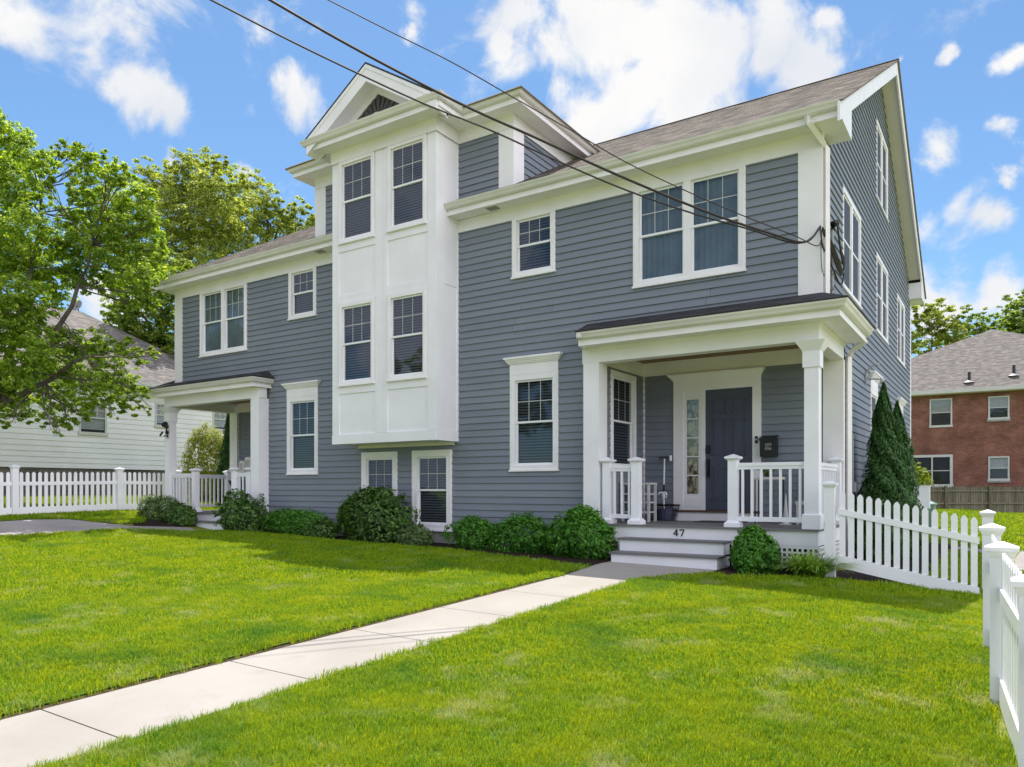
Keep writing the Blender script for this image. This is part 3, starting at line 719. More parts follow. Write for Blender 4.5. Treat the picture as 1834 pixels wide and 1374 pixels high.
    for i in range(12): y = -.02+i*.125; r.box(-.147, -.113, y-.017, y+.017, -.415, .29)
    r.build('porch_railing', 'white_vinyl', house); newel(-.13, 1.54)
porch(False); MIR[0] = True; porch(True); MIR[0] = False
# house number 47
m = MB(); z0, yy = -.738, -.346
def glyph(pts, x, h=.105): m.prism([(x+a*h, yy, z0+b*h) for a, b in pts], (0, -.012, 0))
glyph([(.44, 0), (.60, 0), (.60, 1), (.50, 1), (.44, .92)], -2.185); glyph([(0, .24), (.80, .24), (.80, .36), (.0, .36)], -2.185); glyph([(0, .30), (.12, .28), (.58, .98), (.46, 1)], -2.185)
glyph([(.05, .78), (.14, .78), (.16, .87), (.72, .87), (.72, 1), (.05, 1)], -2.085); glyph([(.72, 1), (.60, .88), (.22, 0), (.40, 0), (.72, .9)], -2.085)
m.build('house_number', 'black_metal', house)
# downspouts
m = MB(); 
def ds(pts, w=.036):
    m.tube(pts, w, 4)
ds([(-.16, -.41, 5.29), (-.16, -.41, 5.20), (-.03, -.02, 5.02), (.0, .045, 4.95), (.0, .045, 2.82)], .05); m.build('downspout', 'gutter_metal', house)
m = MB(); ds([(.30, 1.60, 2.46), (.30, 1.60, 2.38), (.10, 1.70, 2.28), (.01, 1.83, 2.18), (.01, 1.83, -1.2)], .052); m.build('downspout', 'gutter_metal', house)
m = MB(); m.tube([(-.05, .30, 2.85), (-.02, .30, 2.85)], .02); m.build('outlet_box', 'conduit_grey', house)
# ------------------------------------------------------------------ ground
def gridsheet(name, mat, xs, ys, dz, inside=None, kind='structure', thing_=None):
    m = MB(); idx = {}
    for i, x in enumerate(xs):
        for j, y in enumerate(ys): idx[i, j] = len(m.v); m.v.append((x, y, G(x, y)+dz))
    for i in range(len(xs)-1):
        for j in range(len(ys)-1):
            cx, cy = (xs[i]+xs[i+1])/2, (ys[j]+ys[j+1])/2
            if inside and not inside(cx, cy): continue
            m.f.append([idx[i, j], idx[i+1, j], idx[i+1, j+1], idx[i, j+1]]); m.uv.append([(0, 0)]*4)
    o = m.build(name, mat, thing_); put(o, kind=kind); return o
def lin(a, b, n): return [a+(b-a)*i/n for i in range(n+1)]
xs = [-900, -300, -120, -60]+lin(-40, 14, 108)+[30, 60, 120, 300, 900]
ys = [-300, -120, -60, -30]+lin(-18, 10, 56)+[14, 20, 30, 45, 60, 90, 150, 300, 900, 1500]
gridsheet('ground', 'soil_ground', xs, ys, 0.)
def stripsheet(name, mat, L, R, dz, n=24, thick=0., nx=1, edge=False):
    # ribbon between two polylines with the same number of points
    m = MB(); rows = []
    for (ax, ay), (bx, by) in zip(L, R):
        rows.append([(ax+(bx-ax)*k/nx, ay+(by-ay)*k/nx) for k in range(nx+1)])
    fine = []
    for a, b in zip(rows, rows[1:]):
        for i in range(n): fine.append([(p[0]+(q[0]-p[0])*i/n, p[1]+(q[1]-p[1])*i/n) for p, q in zip(a, b)])
    fine.append(rows[-1])
    for a, b in zip(fine, fine[1:]):
        for k in range(nx):
            P = [(q[0], q[1], G(*q)+dz) for q in (a[k], a[k+1], b[k+1], b[k])]
            m.add(P, [[0, 1, 2, 3]])
    if edge:
        for a, b in zip(fine, fine[1:]):
            for k in (0, nx): 
                p, q = a[k], b[k]; m.add([(p[0], p[1], G(*p)+dz), (q[0], q[1], G(*q)+dz), (q[0], q[1], G(*q)-.03), (p[0], p[1], G(*p)-.03)], [[0, 1, 2, 3]])
        for a in (fine[0], fine[-1]): p, q = a[0], a[-1]; m.add([(p[0], p[1], G(*p)+dz), (q[0], q[1], G(*q)+dz), (q[0], q[1], G(*q)-.03), (p[0], p[1], G(*p)-.03)], [[0, 1, 2, 3]])
    o = m.build(name, mat); put(o, kind='structure'); return o
# concrete walk in slabs
wk = MB(); joints = [-13.4, -12.0, -10.66, -9.3, -7.93, -6.6, -5.33, -4.07]
def slab(L0, R0, L1, R1, n=4):
    a, b = .007, .993
    for i in range(n):
        t0, t1 = i/n, (i+1)/n
        f = lambda p, q, t: (p[0]+(q[0]-p[0])*t, p[1]+(q[1]-p[1])*t)
        P = [f(L0, L1, t0), f(R0, R1, t0), f(R0, R1, t1), f(L0, L1, t1)]
        top = [(x, y, G(x, y)+.012) for x, y in P]; wk.add(top, [[0, 1, 2, 3]])
        for k in ((0, 3), (1, 2)): wk.add([top[k[0]], top[k[1]], tuple(top[k[1]][:2])+(top[k[1]][2]-.06,), tuple(top[k[0]][:2])+(top[k[0]][2]-.06,)], [[0, 1, 2, 3]])
        for (u, k) in ((0, (0, 1)), (n-1, (2, 3))):
            if i == u: wk.add([top[k[0]], top[k[1]], tuple(top[k[1]][:2])+(top[k[1]][2]-.06,), tuple(top[k[0]][:2])+(top[k[0]][2]-.06,)], [[0, 1, 2, 3]])
WL, WR = -2.86, -1.90
for a, b in zip(joints, joints[1:]): slab((WL, a+.006), (WR, a+.006), (WL, b-.006), (WR, b-.006))
slab((WL, -4.064), (WR, -4.064), (WL, -2.70), (WR, -2.55)); slab((WL, -2.70), (WR, -2.55), (-2.99, -1.55), (-1.42, -1.62)); slab((-2.99, -1.55), (-1.42, -1.62), (-3.02, -.90), (-1.25, -.90))
put(wk.build('walk', 'concrete'), kind='structure')
stripsheet('soil_strip', 'soil', [(WL-.075, -13.4), (WL-.075, -2.7), (-3.07, -1.55)], [(WL, -13.4), (WL, -2.7), (-2.99, -1.55)], .008)
# mulch beds
bedL = [(-13.6, -.55), (-12.9, -.70), (-11.5, -.66), (-10.2, -.80), (-9.0, -1.03), (-7.0, -.98), (-6.0, -1.08), (-4.8, -1.25), (-3.6, -1.52), (-3.0, -1.62)]
stripsheet('mulch_bed', 'mulch_bark', [(p[0], p[1]-.06) for p in bedL], [(p[0], .02) for p in bedL], .016, 3, nx=4)
bedR = [(-1.28, -1.50), (-1.0, -1.47), (-.35, -1.16), (.30, -.85), (.9, -.45), (1.1, .5)]
stripsheet('mulch_bed', 'mulch_bark', bedR, [(-1.28, .1), (-.9, .1), (-.3, .15), (.0, .3), (.2, .5), (.25, 1.2)], .016, 3, nx=4)
stripsheet('mulch_bed', 'mulch_bark', [(-.05, 1.2), (-.05, 9.5)], [(1.25, 1.2), (1.2, 9.5)], .016, 10, nx=3)
bedF = [(-15.8, -1.2), (-15.2, -1.65), (-14.75, -1.9), (-14.2, -1.3)]
stripsheet('mulch_bed', 'mulch_bark', bedF, [(-16.0, .2), (-15.6, .1), (-14.9, -.2), (-14.1, -.3)], .016, 3, nx=4)
# driveway on the left and the neighbour's on the right
stripsheet('driveway', 'asphalt_pale', [(-14.6, -14), (-14.55, -4.7), (-14.42, -3.4), (-14.32, -2.5), (-13.95, -1.75), (-12.85, -1.15)], [(-16.6, -14), (-16.45, -4.7), (-16.48, -3.3), (-16.2, -2.6), (-14.7, -1.98), (-14.0, -.98)], .012, 8, nx=8)
stripsheet('driveway', 'asphalt_pale', [(2.3, 3.6), (2.3, 6.0), (2.5, 9.5)], [(9, 3.6), (9, 6.0), (9, 9.5)], .012, 5, nx=3)
stripsheet('side_path', 'asphalt_pale', [(.3, 7.1), (2.29, 7.1)], [(.3, 8.5), (2.29, 8.5)], .010, 4)

put(stripsheet('road', 'asphalt_pale', [(-60, -26), (40, -26)], [(-60, -18.5), (40, -18.5)], .012, 10, nx=2), kind='structure')
put(stripsheet('sidewalk', 'concrete', [(-60, -16.4), (40, -16.4)], [(-60, -14.8), (40, -14.8)], .014, 10, nx=1), kind='structure')
def inpoly(x, y, P):
    c = False; j = len(P)-1
    for i in range(len(P)):
        if (P[i][1] > y) != (P[j][1] > y) and x < (P[j][0]-P[i][0])*(y-P[i][1])/(P[j][1]-P[i][1])+P[i][0]: c = not c
        j = i
    return c
lawnL = [(WL-.05, -12.5), (WL-.05, -2.7), (-3.06, -1.68)]+[(p[0], p[1]-.07) for p in bedL[::-1][1:-1]]+[(-12.9, -1.22), (-13.95, -1.8), (-14.34, -2.52), (-14.44, -3.4), (-14.57, -4.7), (-14.6, -12.5)]
lawnR = [(WR+.01, -12.5), (WR+.01, -2.6), (-1.44, -1.66), (-1.28, -1.53)]+[(p[0], p[1]-.06) for p in bedR[1:]]+[(2.05, .5), (2.12, -4), (2.17, -7), (2.3, -12.5)]
lawnF = [(-16.62, -12.5), (-16.47, -4.7), (-16.5, -3.3), (-16.22, -2.58), (-15.3, -2.2), (-15.0, -1.6), (-16.3, -.5), (-16.3, 6), (-26.5, 9), (-26.5, -12)]
lawnB = [(1.25, .8), (2.1, .8), (3.6, .8), (3.6, 3.5), (2.25, 3.6), (2.25, 7.0), (1.25, 7.0)]
lawnN = [(.2, 8.6), (2.4, 8.6), (2.5, 9.6), (9, 9.6), (14, 47), (-8, 47), (-6, 13), (.2, 13)]
POLYS = dict(L=lawnL, R=lawnR, F=lawnF, B=lawnB, N=lawnN)
def tuft_mesh(name, n, R, h, w, lean=.5, seed=0):
    r = random.Random(seed); m = MB()
    for i in range(n):
        a = r.uniform(0, 2*pi); q = R*sqrt(r.random()); x, y = q*cos(a), q*sin(a)
        b = r.uniform(0, 2*pi); L = h*r.uniform(.55, 1.15); ln = lean*r.uniform(.1, 1.1)*L
        dx, dy = cos(b), sin(b); nx, ny = -dy*w/2, dx*w/2
        m.add([(x-nx, y-ny, -.01), (x+nx, y+ny, -.01), (x+dx*ln*.35+nx*.8, y+dy*ln*.35+ny*.8, L*.55), (x+dx*ln*.35-nx*.8, y+dy*ln*.35-ny*.8, L*.55), (x+dx*ln, y+dy*ln, L*.95)], [[0, 1, 2, 3], [3, 2, 4]])
    me = bpy.data.meshes.new(name); me.from_pydata(m.v, [], m.f); me.materials.append(MATS['grass_blade']); me.update()
    return bpy.data.objects.new(name, me)         # kept out of the scene; only instanced
def grass_nodes(o, tuft, density, smin, smax, seed):
    ng = bpy.data.node_groups.new('grass_scatter', 'GeometryNodeTree')
    ng.interface.new_socket('Geometry', in_out='INPUT', socket_type='NodeSocketGeometry'); ng.interface.new_socket('Geometry', in_out='OUTPUT', socket_type='NodeSocketGeometry')
    gi = ng.nodes.new('NodeGroupInput'); go = ng.nodes.new('NodeGroupOutput')
    dp = ng.nodes.new('GeometryNodeDistributePointsOnFaces'); dp.inputs['Density'].default_value = density; dp.inputs['Seed'].default_value = seed
    ii = ng.nodes.new('GeometryNodeInstanceOnPoints'); ob = ng.nodes.new('GeometryNodeObjectInfo'); ob.inputs['Object'].default_value = tuft
    rv = ng.nodes.new('FunctionNodeRandomValue'); rv.data_type = 'FLOAT_VECTOR'; rv.inputs[0].default_value = (-.12, -.12, 0); rv.inputs[1].default_value = (.12, .12, 6.28); rv.inputs['Seed'].default_value = seed+1
    rs = ng.nodes.new('FunctionNodeRandomValue'); rs.data_type = 'FLOAT'; rs.inputs[2].default_value = smin; rs.inputs[3].default_value = smax; rs.inputs['Seed'].default_value = seed+2
    jn = ng.nodes.new('GeometryNodeJoinGeometry')
    L = ng.links.new
    L(gi.outputs[0], dp.inputs[0]); L(dp.outputs[0], ii.inputs['Points']); L(ob.outputs['Geometry'], ii.inputs['Instance'])
    L(rv.outputs[0], ii.inputs['Rotation']); L(rs.outputs[1], ii.inputs['Scale']); L(ii.outputs[0], jn.inputs[0]); L(gi.outputs[0], jn.inputs[0]); L(jn.outputs[0], go.inputs[0])
    md = o.modifiers.new('grass', 'NODES'); md.node_group = ng
def lawn(polys, cond, cell, dens, tuft, smin, smax, seed):
    X = [p[0] for k in polys for p in POLYS[k]]; Y = [p[1] for k in polys for p in POLYS[k]]
    x0, x1, y0, y1 = min(X), max(X), min(Y), max(Y)
    o = gridsheet('grass', 'grass_floor', lin(x0, x1, max(1, int((x1-x0)/cell))), lin(y0, y1, max(1, int((y1-y0)/cell))), .02, lambda x, y: cond(x, y) and any(inpoly(x, y, POLYS[k]) for k in polys), kind='stuff')
    grass_nodes(o, tuft, dens, smin, smax, seed); return o
dist = lambda x, y: sqrt((x-CX)**2+(y-CY)**2)
def infr(x, y):
    dx, dy = x-CX, y-CY; d = -dx*s_+dy*c_; r = dx*c_+dy*s_
    return d > .5 and abs(r) < .78*d+1.0
t_near = tuft_mesh('tuft_near', 46, .055, .042, .0030, .95, 1); t_mid = tuft_mesh('tuft_mid', 42, .08, .043, .0048, .85, 2); t_far = tuft_mesh('tuft_far', 34, .13, .052, .010, .7, 3)
g1 = lawn('LR', lambda x, y: dist(x, y) < 5.2 and infr(x, y), .09, 520, t_near, .55, 1.4, 5)
g2 = lawn('LR', lambda x, y: 5.2 <= dist(x, y) < 10 and infr(x, y), .09, 280, t_mid, .7, 1.35, 8)
g3 = lawn('LRFB', lambda x, y: dist(x, y) >= 10 and infr(x, y), .1, 130, t_far, .6, 1.15, 11)
g4 = lawn('N', lambda x, y: True, .6, 14, tuft_mesh('tuft_distant', 26, .3, .08, .04, .6, 4), .6, 1.2, 14)
for g, l in ((g1, 'bright lawn grass nearest the camera'), (g2, 'sunlit lawn grass in the middle of the front yard'), (g3, 'lawn grass near the house and along the fences'), (g4, 'grass in the back yard before the brown wooden fence')): g['label'] = l; g['category'] = 'grass'

# ------------------------------------------------------------------ fences
def post(parent, x, y, top, w=.064, cap=True, base=None, rot=0.):
    z0 = (G(x, y) if base is None else base)-.05; m = MB()
    m.frustum(0, 0, z0, top-.10, w, w); m.frustum(0, 0, top-.10, top-.06, w+.004, w+.022); m.frustum(0, 0, top-.06, top-.035, w+.028, w+.030); m.frustum(0, 0, top-.035, top-.002, w+.028, .012)
    cr, sr = cos(rot), sin(rot); m.v = [(x+p[0]*cr-p[1]*sr, y+p[0]*sr+p[1]*cr, p[2]) for p in m.v]
    return m.build('post', 'white_vinyl', parent)
def pickets(parent, A, B, h, n, zA=None, zB=None, pw=.075, gap_bottom=.0, board=.17, rail=.085, inset=.09, hz=.78, side=1):
    A = Vector(A); B = Vector(B); d = (B-A); L = d.length; d.normalize(); nn = Vector((d.y, -d.x))*side
    gA = G(A.x, A.y) if zA is None else zA; gB = G(B.x, B.y) if zB is None else zB
    m = MB()
    def bx(t0, t1, n0, n1, z0, z1, zz=True):
        P = []
        for zi in (z0, z1):
            for nk in (n0, n1):
                for t in (t0, t1):
                    g = gA+(gB-gA)*t/L if zz else 0; q = A+d*t+nn*nk; P.append((q.x, q.y, g+zi))
        m.add(P, [[0, 2, 3, 1], [4, 5, 7, 6], [0, 1, 5, 4], [2, 6, 7, 3], [0, 4, 6, 2], [1, 3, 7, 5]])
    bx(inset, L-inset, -.022, .022, .03, .03+board); bx(inset, L-inset, -.024, .024, h*hz-.09, h*hz-.09+rail)
    step = (L-2*inset)/n
    for i in range(n):
        t = inset+step*(i+.5); g = gA+(gB-gA)*t/L; w = pw/2
        P = []
        for nk in (-.009, .009):
            for (dt, z) in ((-w, .03+board), (w, .03+board), (w, h-.04), (.012, h), (-.012, h), (-w, h-.04)):
                q = A+d*(t+dt)+nn*(nk); P.append((q.x, q.y, g+z))
        m.add(P, [[5, 4, 3, 2, 1, 0], [6, 7, 8, 9, 10, 11]]+[[k, (k+1) % 6, 6+(k+1) % 6, 6+k] for k in range(6)])
    return m.build('picket_panel', 'white_vinyl', parent)
# right: slanting panel from the porch to the corner, then the line towards the street

fr = thing('picket_fence', 'white picket fence with slanting rails running from the right porch to a capped post', 'fence', (.17, -.6, -1.2))
post(fr, .17, -.60, .115); post(fr, 1.98, .35, -.275)
pickets(fr, (.24, -.60), (1.93, -.35), 1.08, 15, zA=-1.09, zB=-1.46, inset=.03)
fs = thing('picket_fence', 'white picket fence beside the lawn at the right edge of the photo, nearest the camera', 'fence', (2.1, -4.2, -1.4))
pts = [(2.09, -4.15, -.285), (2.165, -5.85, -.335), (2.30, -7.50, -.375), (2.42, -9.3, -.39)]
for x, y, t in pts: post(fs, x, y, t)
for a, b in zip(pts, pts[1:]): pickets(fs, a[:2], b[:2], .99, 12, inset=.07, side=-1)
fl = thing('picket_fence', 'long white picket fence beside the left driveway before the white clapboard house', 'fence', (-17.2, -3.4, -.6))
pts = [(-17.35, -8.2, .60), (-17.3, -5.8, .59), (-17.2, -3.35, .575), (-17.05, -.95, .56), (-16.95, .62, .53)]
for x, y, t in pts: post(fl, x, y, t)
for (a, b), n in zip(zip(pts, pts[1:]), (17, 17, 17, 11)): pickets(fl, a[:2], b[:2], 1.03, n, inset=.07)
# weathered board fence at the back of the yard
fw = thing('board_fence', 'weathered brown wooden stockade fence in front of the red brick house', 'fence', (0, 38, -1.3))
A, B = Vector((-5.5, 33.2)), Vector((9, 44.5)); d = (B-A).normalized(); L = (B-A).length; nn = Vector((d.y, -d.x))
m = MB(); t = 0
while t < L:
    w = .135; q = A+d*t; g = -1.2-.012*t; h = 1.36+.012*t+rnd.uniform(-.02, .02); r = A+d*(t+w); o = nn*.012
    m.prism([(q.x, q.y, g), (r.x, r.y, g), (r.x, r.y, g+h-.06), ((q.x*.7+r.x*.3), (q.y*.7+r.y*.3), g+h), ((q.x*.3+r.x*.7), (q.y*.3+r.y*.7), g+h), (q.x, q.y, g+h-.06)], (o.x, o.y, 0)); t += .15
m.build('boards', 'weathered_wood', fw)
m = MB()
for z in (-.85, -.14):
    q, r = A+nn*.03, B+nn*.03; e = nn*.05; m.prism([(q.x, q.y, z), (r.x, r.y, z), (r.x, r.y, z+.09), (q.x, q.y, z+.09)], (e.x, e.y, 0))
m.build('rail', 'weathered_wood', fw)
for k in range(8):
    q = A+d*(.9+2.6*k)+nn*.11; p = MB(); p.frustum(q.x, q.y, -1.4, .20, .06, .055); p.build('post', 'weathered_wood', fw)

# ------------------------------------------------------------------ neighbour houses
def plain_window(parent, T, a0, a1, z0, z1, c=.07, trim='brick_house_trim', blind=.45, mull=0, lites=False):
    w = MB(); w.tbox(T, a0, a0+c, -.02, .04, z0, z1); w.tbox(T, a1-c, a1, -.02, .04, z0, z1); w.tbox(T, a0+c, a1-c, -.02, .04, z1-c, z1); w.tbox(T, a0-.03, a1+.03, -.02, .07, z0-.05, z0+c)
    zm = (z0+z1)/2; w.tbox(T, a0+c, a1-c, -.01, .025, zm-.025, zm+.025)
    for k in range(mull): x = a0+(a1-a0)*(k+1)/(mull+1); w.tbox(T, x-.04, x+.04, -.01, .03, z0+c, z1-c)
    if lites:
        for k in (1, 2): x = a0+c+(a1-a0-2*c)*k/3; w.tbox(T, x-.012, x+.012, .0, .022, zm, z1-c)
        w.tbox(T, a0+c, a1-c, .0, .021, (zm+z1-c)/2-.012, (zm+z1-c)/2+.012)
    W = w.build('window', trim, parent)
    p = MB(); p.quad(T(a0+c, .004, z0+c), T(a1-c, .004, z0+c), T(a1-c, .004, z1-c), T(a0+c, .004, z1-c)); p.build('pane', 'window_glass', W)
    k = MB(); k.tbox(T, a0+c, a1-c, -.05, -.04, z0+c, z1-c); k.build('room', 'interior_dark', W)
    if blind:
        b = MB(); zb = z1-c-(z1-z0-2*c)*blind; zz = zb
        while zz < z1-c-.02: b.tbox(T, a0+c+.01, a1-c-.01, -.035, -.025, zz, zz+.045); zz += .055
        b.build('blinds', 'shade_white', W)
nh = thing('clapboard_house', 'single-storey white clapboard house with a tan hip roof behind the left picket fence', 'house', (-31, 3, -.4))
X0 = -27.; Tn = TX(X0); wh = [(6.02, 6.73, 2.58, 3.54), (3.0, 4.05, 2.1, 3.35), (8.7, 9.65, 2.6, 3.6)]
m = MB(); siding(m, Tn, -9, 10.6, .78, 4.1, [(a+.02, b-.02, c+.02, e-.02) for a, b, c, e in wh], ex=.2, ph=.78, joints=False); m.build('wall', 'white_siding', nh)
m = MB(); m.box(-36.8, X0-.06, -8.95, 10.55, -.6, 4.1); m.build('wall_core', 'interior_dark', nh)
m = MB(); m.quad((X0-.03, -9, -.7), (X0-.03, 10.6, -.7), (X0-.03, 10.6, .80), (X0-.03, -9, .80), [(0, 0), (19.6, 0), (19.6, 1.5), (0, 1.5)])
m.quad((X0-.03, 10.6, -.7), (-37, 10.6, -.7), (-37, 10.6, .8), (X0-.03, 10.6, .8), [(0, 0), (10, 0), (10, 1.5), (0, 1.5)]); m.build('foundation', 'grey_block', nh)
m = MB(); siding(m, (lambda a, dd, z: (a, 10.6+dd, z)), -37, X0, .78, 4.1, ex=.2, ph=.78, joints=False); m.build('wall', 'white_siding', nh)
for a0, a1, z0, z1 in wh: plain_window(nh, Tn, a0, a1, z0, z1, lites=True, blind=.9)
m = MB(); e0, e1, w0, w1, ez2 = -9.5, 11.1, -37.5, -26.45, 4.1
m.box(w0, w1, e0, e1, 4.02, 4.12); m.box(w1-.06, w1+.06, e0, e1, 4.10, 4.24); m.build('eave', 'brick_house_trim', nh)
m = MB(); wc = (w0+w1)/2; hwz = (w1-w0)/2; rz = 4.2+hwz*.66
roof_plane(m, (w1, e0, 4.2), (w1, e1, 4.2), (wc, e1-hwz, rz), (wc, e0+hwz, rz), course=.2); roof_plane(m, (w0, e1, 4.2), (w0, e0, 4.2), (wc, e0+hwz, rz), (wc, e1-hwz, rz), course=.2)
roof_plane(m, (w1, e1, 4.2), (w0, e1, 4.2), (wc, e1-hwz, rz), (wc+.01, e1-hwz, rz), course=.2); roof_plane(m, (w0, e0, 4.2), (w1, e0, 4.2), (wc, e0+hwz, rz), (wc-.01, e0+hwz, rz), course=.2)
m.build('hip_roof', 'shingle_tan', nh)
# dish
c = Vector(at(138, 549, 33.5)); dish = thing('satellite_dish', 'round grey satellite dish on the ridge of the white clapboard house', 'satellite dish', (c.x, c.y, c.z-.6))
m = MB(); R = .29; rings = 6; nseg = 24; axis = Vector((.35, -.85, .38)).normalized(); a = axis.cross(Vector((0, 0, 1))).normalized(); b = axis.cross(a)
vs = [c]; fs_ = []
for i in range(1, rings+1):
    r = R*i/rings
    for k in range(nseg): vs.append(c+a*r*cos(2*pi*k/nseg)+b*r*sin(2*pi*k/nseg)+axis*(.25*r*r/R))
for k in range(nseg): fs_.append([0, 1+k, 1+(k+1) % nseg])
for i in range(rings-1):
    for k in range(nseg): fs_.append([1+i*nseg+k, 1+i*nseg+(k+1) % nseg, 1+(i+1)*nseg+(k+1) % nseg, 1+(i+1)*nseg+k])
m.add(vs, fs_); m.build('reflector', 'dish_grey', dish, True)
m = MB(); m.tube([c-axis*.02, c-axis*.15-Vector((0, 0, .25)), c-Vector((0, 0, .75))-axis*.15], .03); m.tube([c-b*.0-a*.0+b*R*.9, c+axis*.45+b*.25], .015); m.tube([c+axis*.42+b*.25, c+axis*.52+b*.27], .04); m.build('mast', 'dish_grey', dish)

bhs = thing('brick_house', 'two-storey red brick house with a brown hip roof behind the wooden fence', 'house', (3, 46, -1.3))
YB = 44.; TB2 = TY(YB)
def bq(u, v): return atY(u, v, YB)
wr = []
for (u0, v0, u1, v1), kw in (((1665, 713, 1705.5, 765), {}), ((1770, 708.5, 1808, 751), {}), ((1770, 817, 1808, 860), {}), ((1598, 814, 1706.5, 872), dict(mull=2, blind=.0, c=.16))):
    p0, p1 = bq(u0, v1), bq(u1, v0); wr.append((p0[0], p1[0], p0[2], p1[2], kw))
for kk in (5.6,):
    for w in (wr[1], wr[2]): wr.append((w[0]+kk, w[1]+kk, w[2], w[3], {}))
bx0, bx1 = -9.5, 12.5; eb = bq(1733, 703)[2]-.05
m = MB(); hs = [(a+.02, b-.02, c_z+.02, e-.02) for a, b, c_z, e, _ in wr]
Aq = sorted({bx0, bx1} | {h[i] for h in hs for i in (0, 1)}); Zq = sorted({-1.8, eb} | {h[i] for h in hs for i in (2, 3)})
for p, q in zip(Aq, Aq[1:]):
    for r, t in zip(Zq, Zq[1:]):
        if any(h[0] <= p and q <= h[1] and h[2] <= r and t <= h[3] for h in hs): continue
        m.quad((p, YB, r), (q, YB, r), (q, YB, t), (p, YB, t), [(p+30, r+9), (q+30, r+9), (q+30, t+9), (p+30, t+9)])
m.quad((bx0, YB+11, -1.8), (bx0, YB, -1.8), (bx0, YB, eb), (bx0, YB+11, eb), [(0, 0), (11, 0), (11, 7), (0, 7)])
m.build('wall', 'red_brick', bhs)
m = MB(); m.box(bx0+.3, bx1, YB+.07, YB+11, -1.7, eb-.1); m.build('wall_core', 'interior_dark', bhs)
for a0, a1, z0, z1, kw in wr: plain_window(bhs, TB2, a0, a1, z0, z1, **{**dict(c=.09, blind=.5), **kw})
m = MB()
for w in wr[1:3]: m.box(w[0]-.06, w[1]+.06, YB-.09, YB, w[2]-.16, w[2]-.055)
m.build('window_ledge', 'foundation', bhs)
m = MB(); m.box(bx0-.5, bx1+.5, YB-.5, YB+11.5, eb-.02, eb+.1); m.box(bx0-.6, bx1+.5, YB-.62, YB-.48, eb+.02, eb+.26); m.build('eave', 'brick_house_trim', bhs)
m = MB(); ax_ = bq(1777, 590); xa = 3.5; rzb = eb+.26+ (ax_[2]-eb-.26)*1.11
xl, xr_ = bx0-.6, bx1+.6; yf, yb = YB-.6, YB+11.6; ym = (yf+yb)/2; apx = atY(1777, 590, ym); zt = apx[2]
roof_plane(m, (xl, yf, eb+.25), (xr_, yf, eb+.25), (apx[0]+.02, ym, zt), (apx[0]-.01, ym, zt), course=.22)
roof_plane(m, (xr_, yf, eb+.25), (xr_, yb, eb+.25), (apx[0]+.02, ym+.1, zt), (apx[0]+.02, ym, zt), course=.22)
roof_plane(m, (xl, yb, eb+.25), (xl, yf, eb+.25), (apx[0], ym, zt), (apx[0]-.01, ym+.1, zt), course=.22)
m.build('hip_roof', 'shingle_tan', bhs)
for (u, v) in ((1736, 684), (1816, 672)):
    # find the point on the front roof plane below the pixel
    t = (u-917)/F; lo_, hi_ = 43., 80.
    for i in range(60):
        dd = (lo_+hi_)/2; p = at(u, v, dd); f = (p[1]-yf)/(ym-yf); zp = eb+.25+(zt-eb-.25)*f
        if p[2] > zp: lo_ = dd
        else: hi_ = dd
    p = at(u, v, (lo_+hi_)/2)
    m = MB(); m.tube([(p[0], p[1], p[2]-.1), (p[0], p[1], p[2]+.62)], .09, 10); vp = m.build('vent_pipe', 'dark_grey', bhs)
    m = MB(); m.tube([(p[0]-.02, p[1], p[2]-.05), (p[0]-.02, p[1], p[2]+.08)], [.34, .12], 12); m.build('flashing', 'bright_flashing', vp)

# ------------------------------------------------------------------ foliage
def leaves_mesh(name, mat, P, Nrm, size, aspect=.55, fold=.25, parent=None, jitter=.35, up=None):
    n = len(P)
    L = size*(1+jitter*(NP.random(n)*2-1))
    nr = Nrm/np.linalg.norm(Nrm, axis=1)[:, None]
    rv = NP.normal(size=(n, 3)) if up is None else up+NP.normal(size=(n, 3))*.45
    t = rv-nr*(rv*nr).sum(1)[:, None]; t /= np.linalg.norm(t, axis=1)[:, None]+1e-9; b = np.cross(nr, t)
    w = (L*aspect/2)[:, None]; l = L[:, None]
    base = P-t*l*.5; tip = P+t*l*.5-nr*l*.08
    r1 = P+b*w+nr*w*fold; r2 = P-b*w+nr*w*fold
    V = np.stack([base, r1, tip, r2], 1).reshape(-1, 3)
    off = np.array(root_loc(parent)) if parent is not None else np.zeros(3); V = V-off
    me = bpy.data.meshes.new(name); me.vertices.add(4*n); me.vertices.foreach_set('co', V.astype(np.float32).ravel())
    idx = np.arange(4*n).reshape(n, 4); F_ = np.stack([idx[:, [0, 1, 2]], idx[:, [0, 2, 3]]], 1).reshape(-1)
    me.loops.add(len(F_)); me.loops.foreach_set('vertex_index', F_.astype(np.int32))
    me.polygons.add(2*n); me.polygons.foreach_set('loop_start', np.arange(0, 6*n, 3, dtype=np.int32)); me.polygons.foreach_set('loop_total', np.full(2*n, 3, dtype=np.int32))
    me.materials.append(MATS[mat]); me.update(calc_edges=True); me.validate()
    o = bpy.data.objects.new(name, me); COL.objects.link(o)
    if parent is not None: o.parent = parent
    return o
def unit(n):
    v = NP.normal(size=(n, 3)); return v/np.linalg.norm(v, axis=1)[:, None]
def clump_points(c, r, n, flat=.8, sub=.25):
    """twig clusters inside a clump: leaves gather in small tufts so the clump has gaps and an uneven rim"""
    nt = max(4, int(n/30)); d = unit(nt); q = r*(.25+1.0*NP.random(nt)**.7)
    C = np.array(c)+d*q[:, None]*np.array([1, 1, flat])
    k = NP.integers(0, nt, n); sp = unit(n)*(NP.random(n)**.5)[:, None]*r*sub*np.array([1, 1, .55])
    P = C[k]+sp; Nn = (P-np.array(c))*.5/r+unit(n)*.55+np.array([0, 0, .55])
    return P, Nn
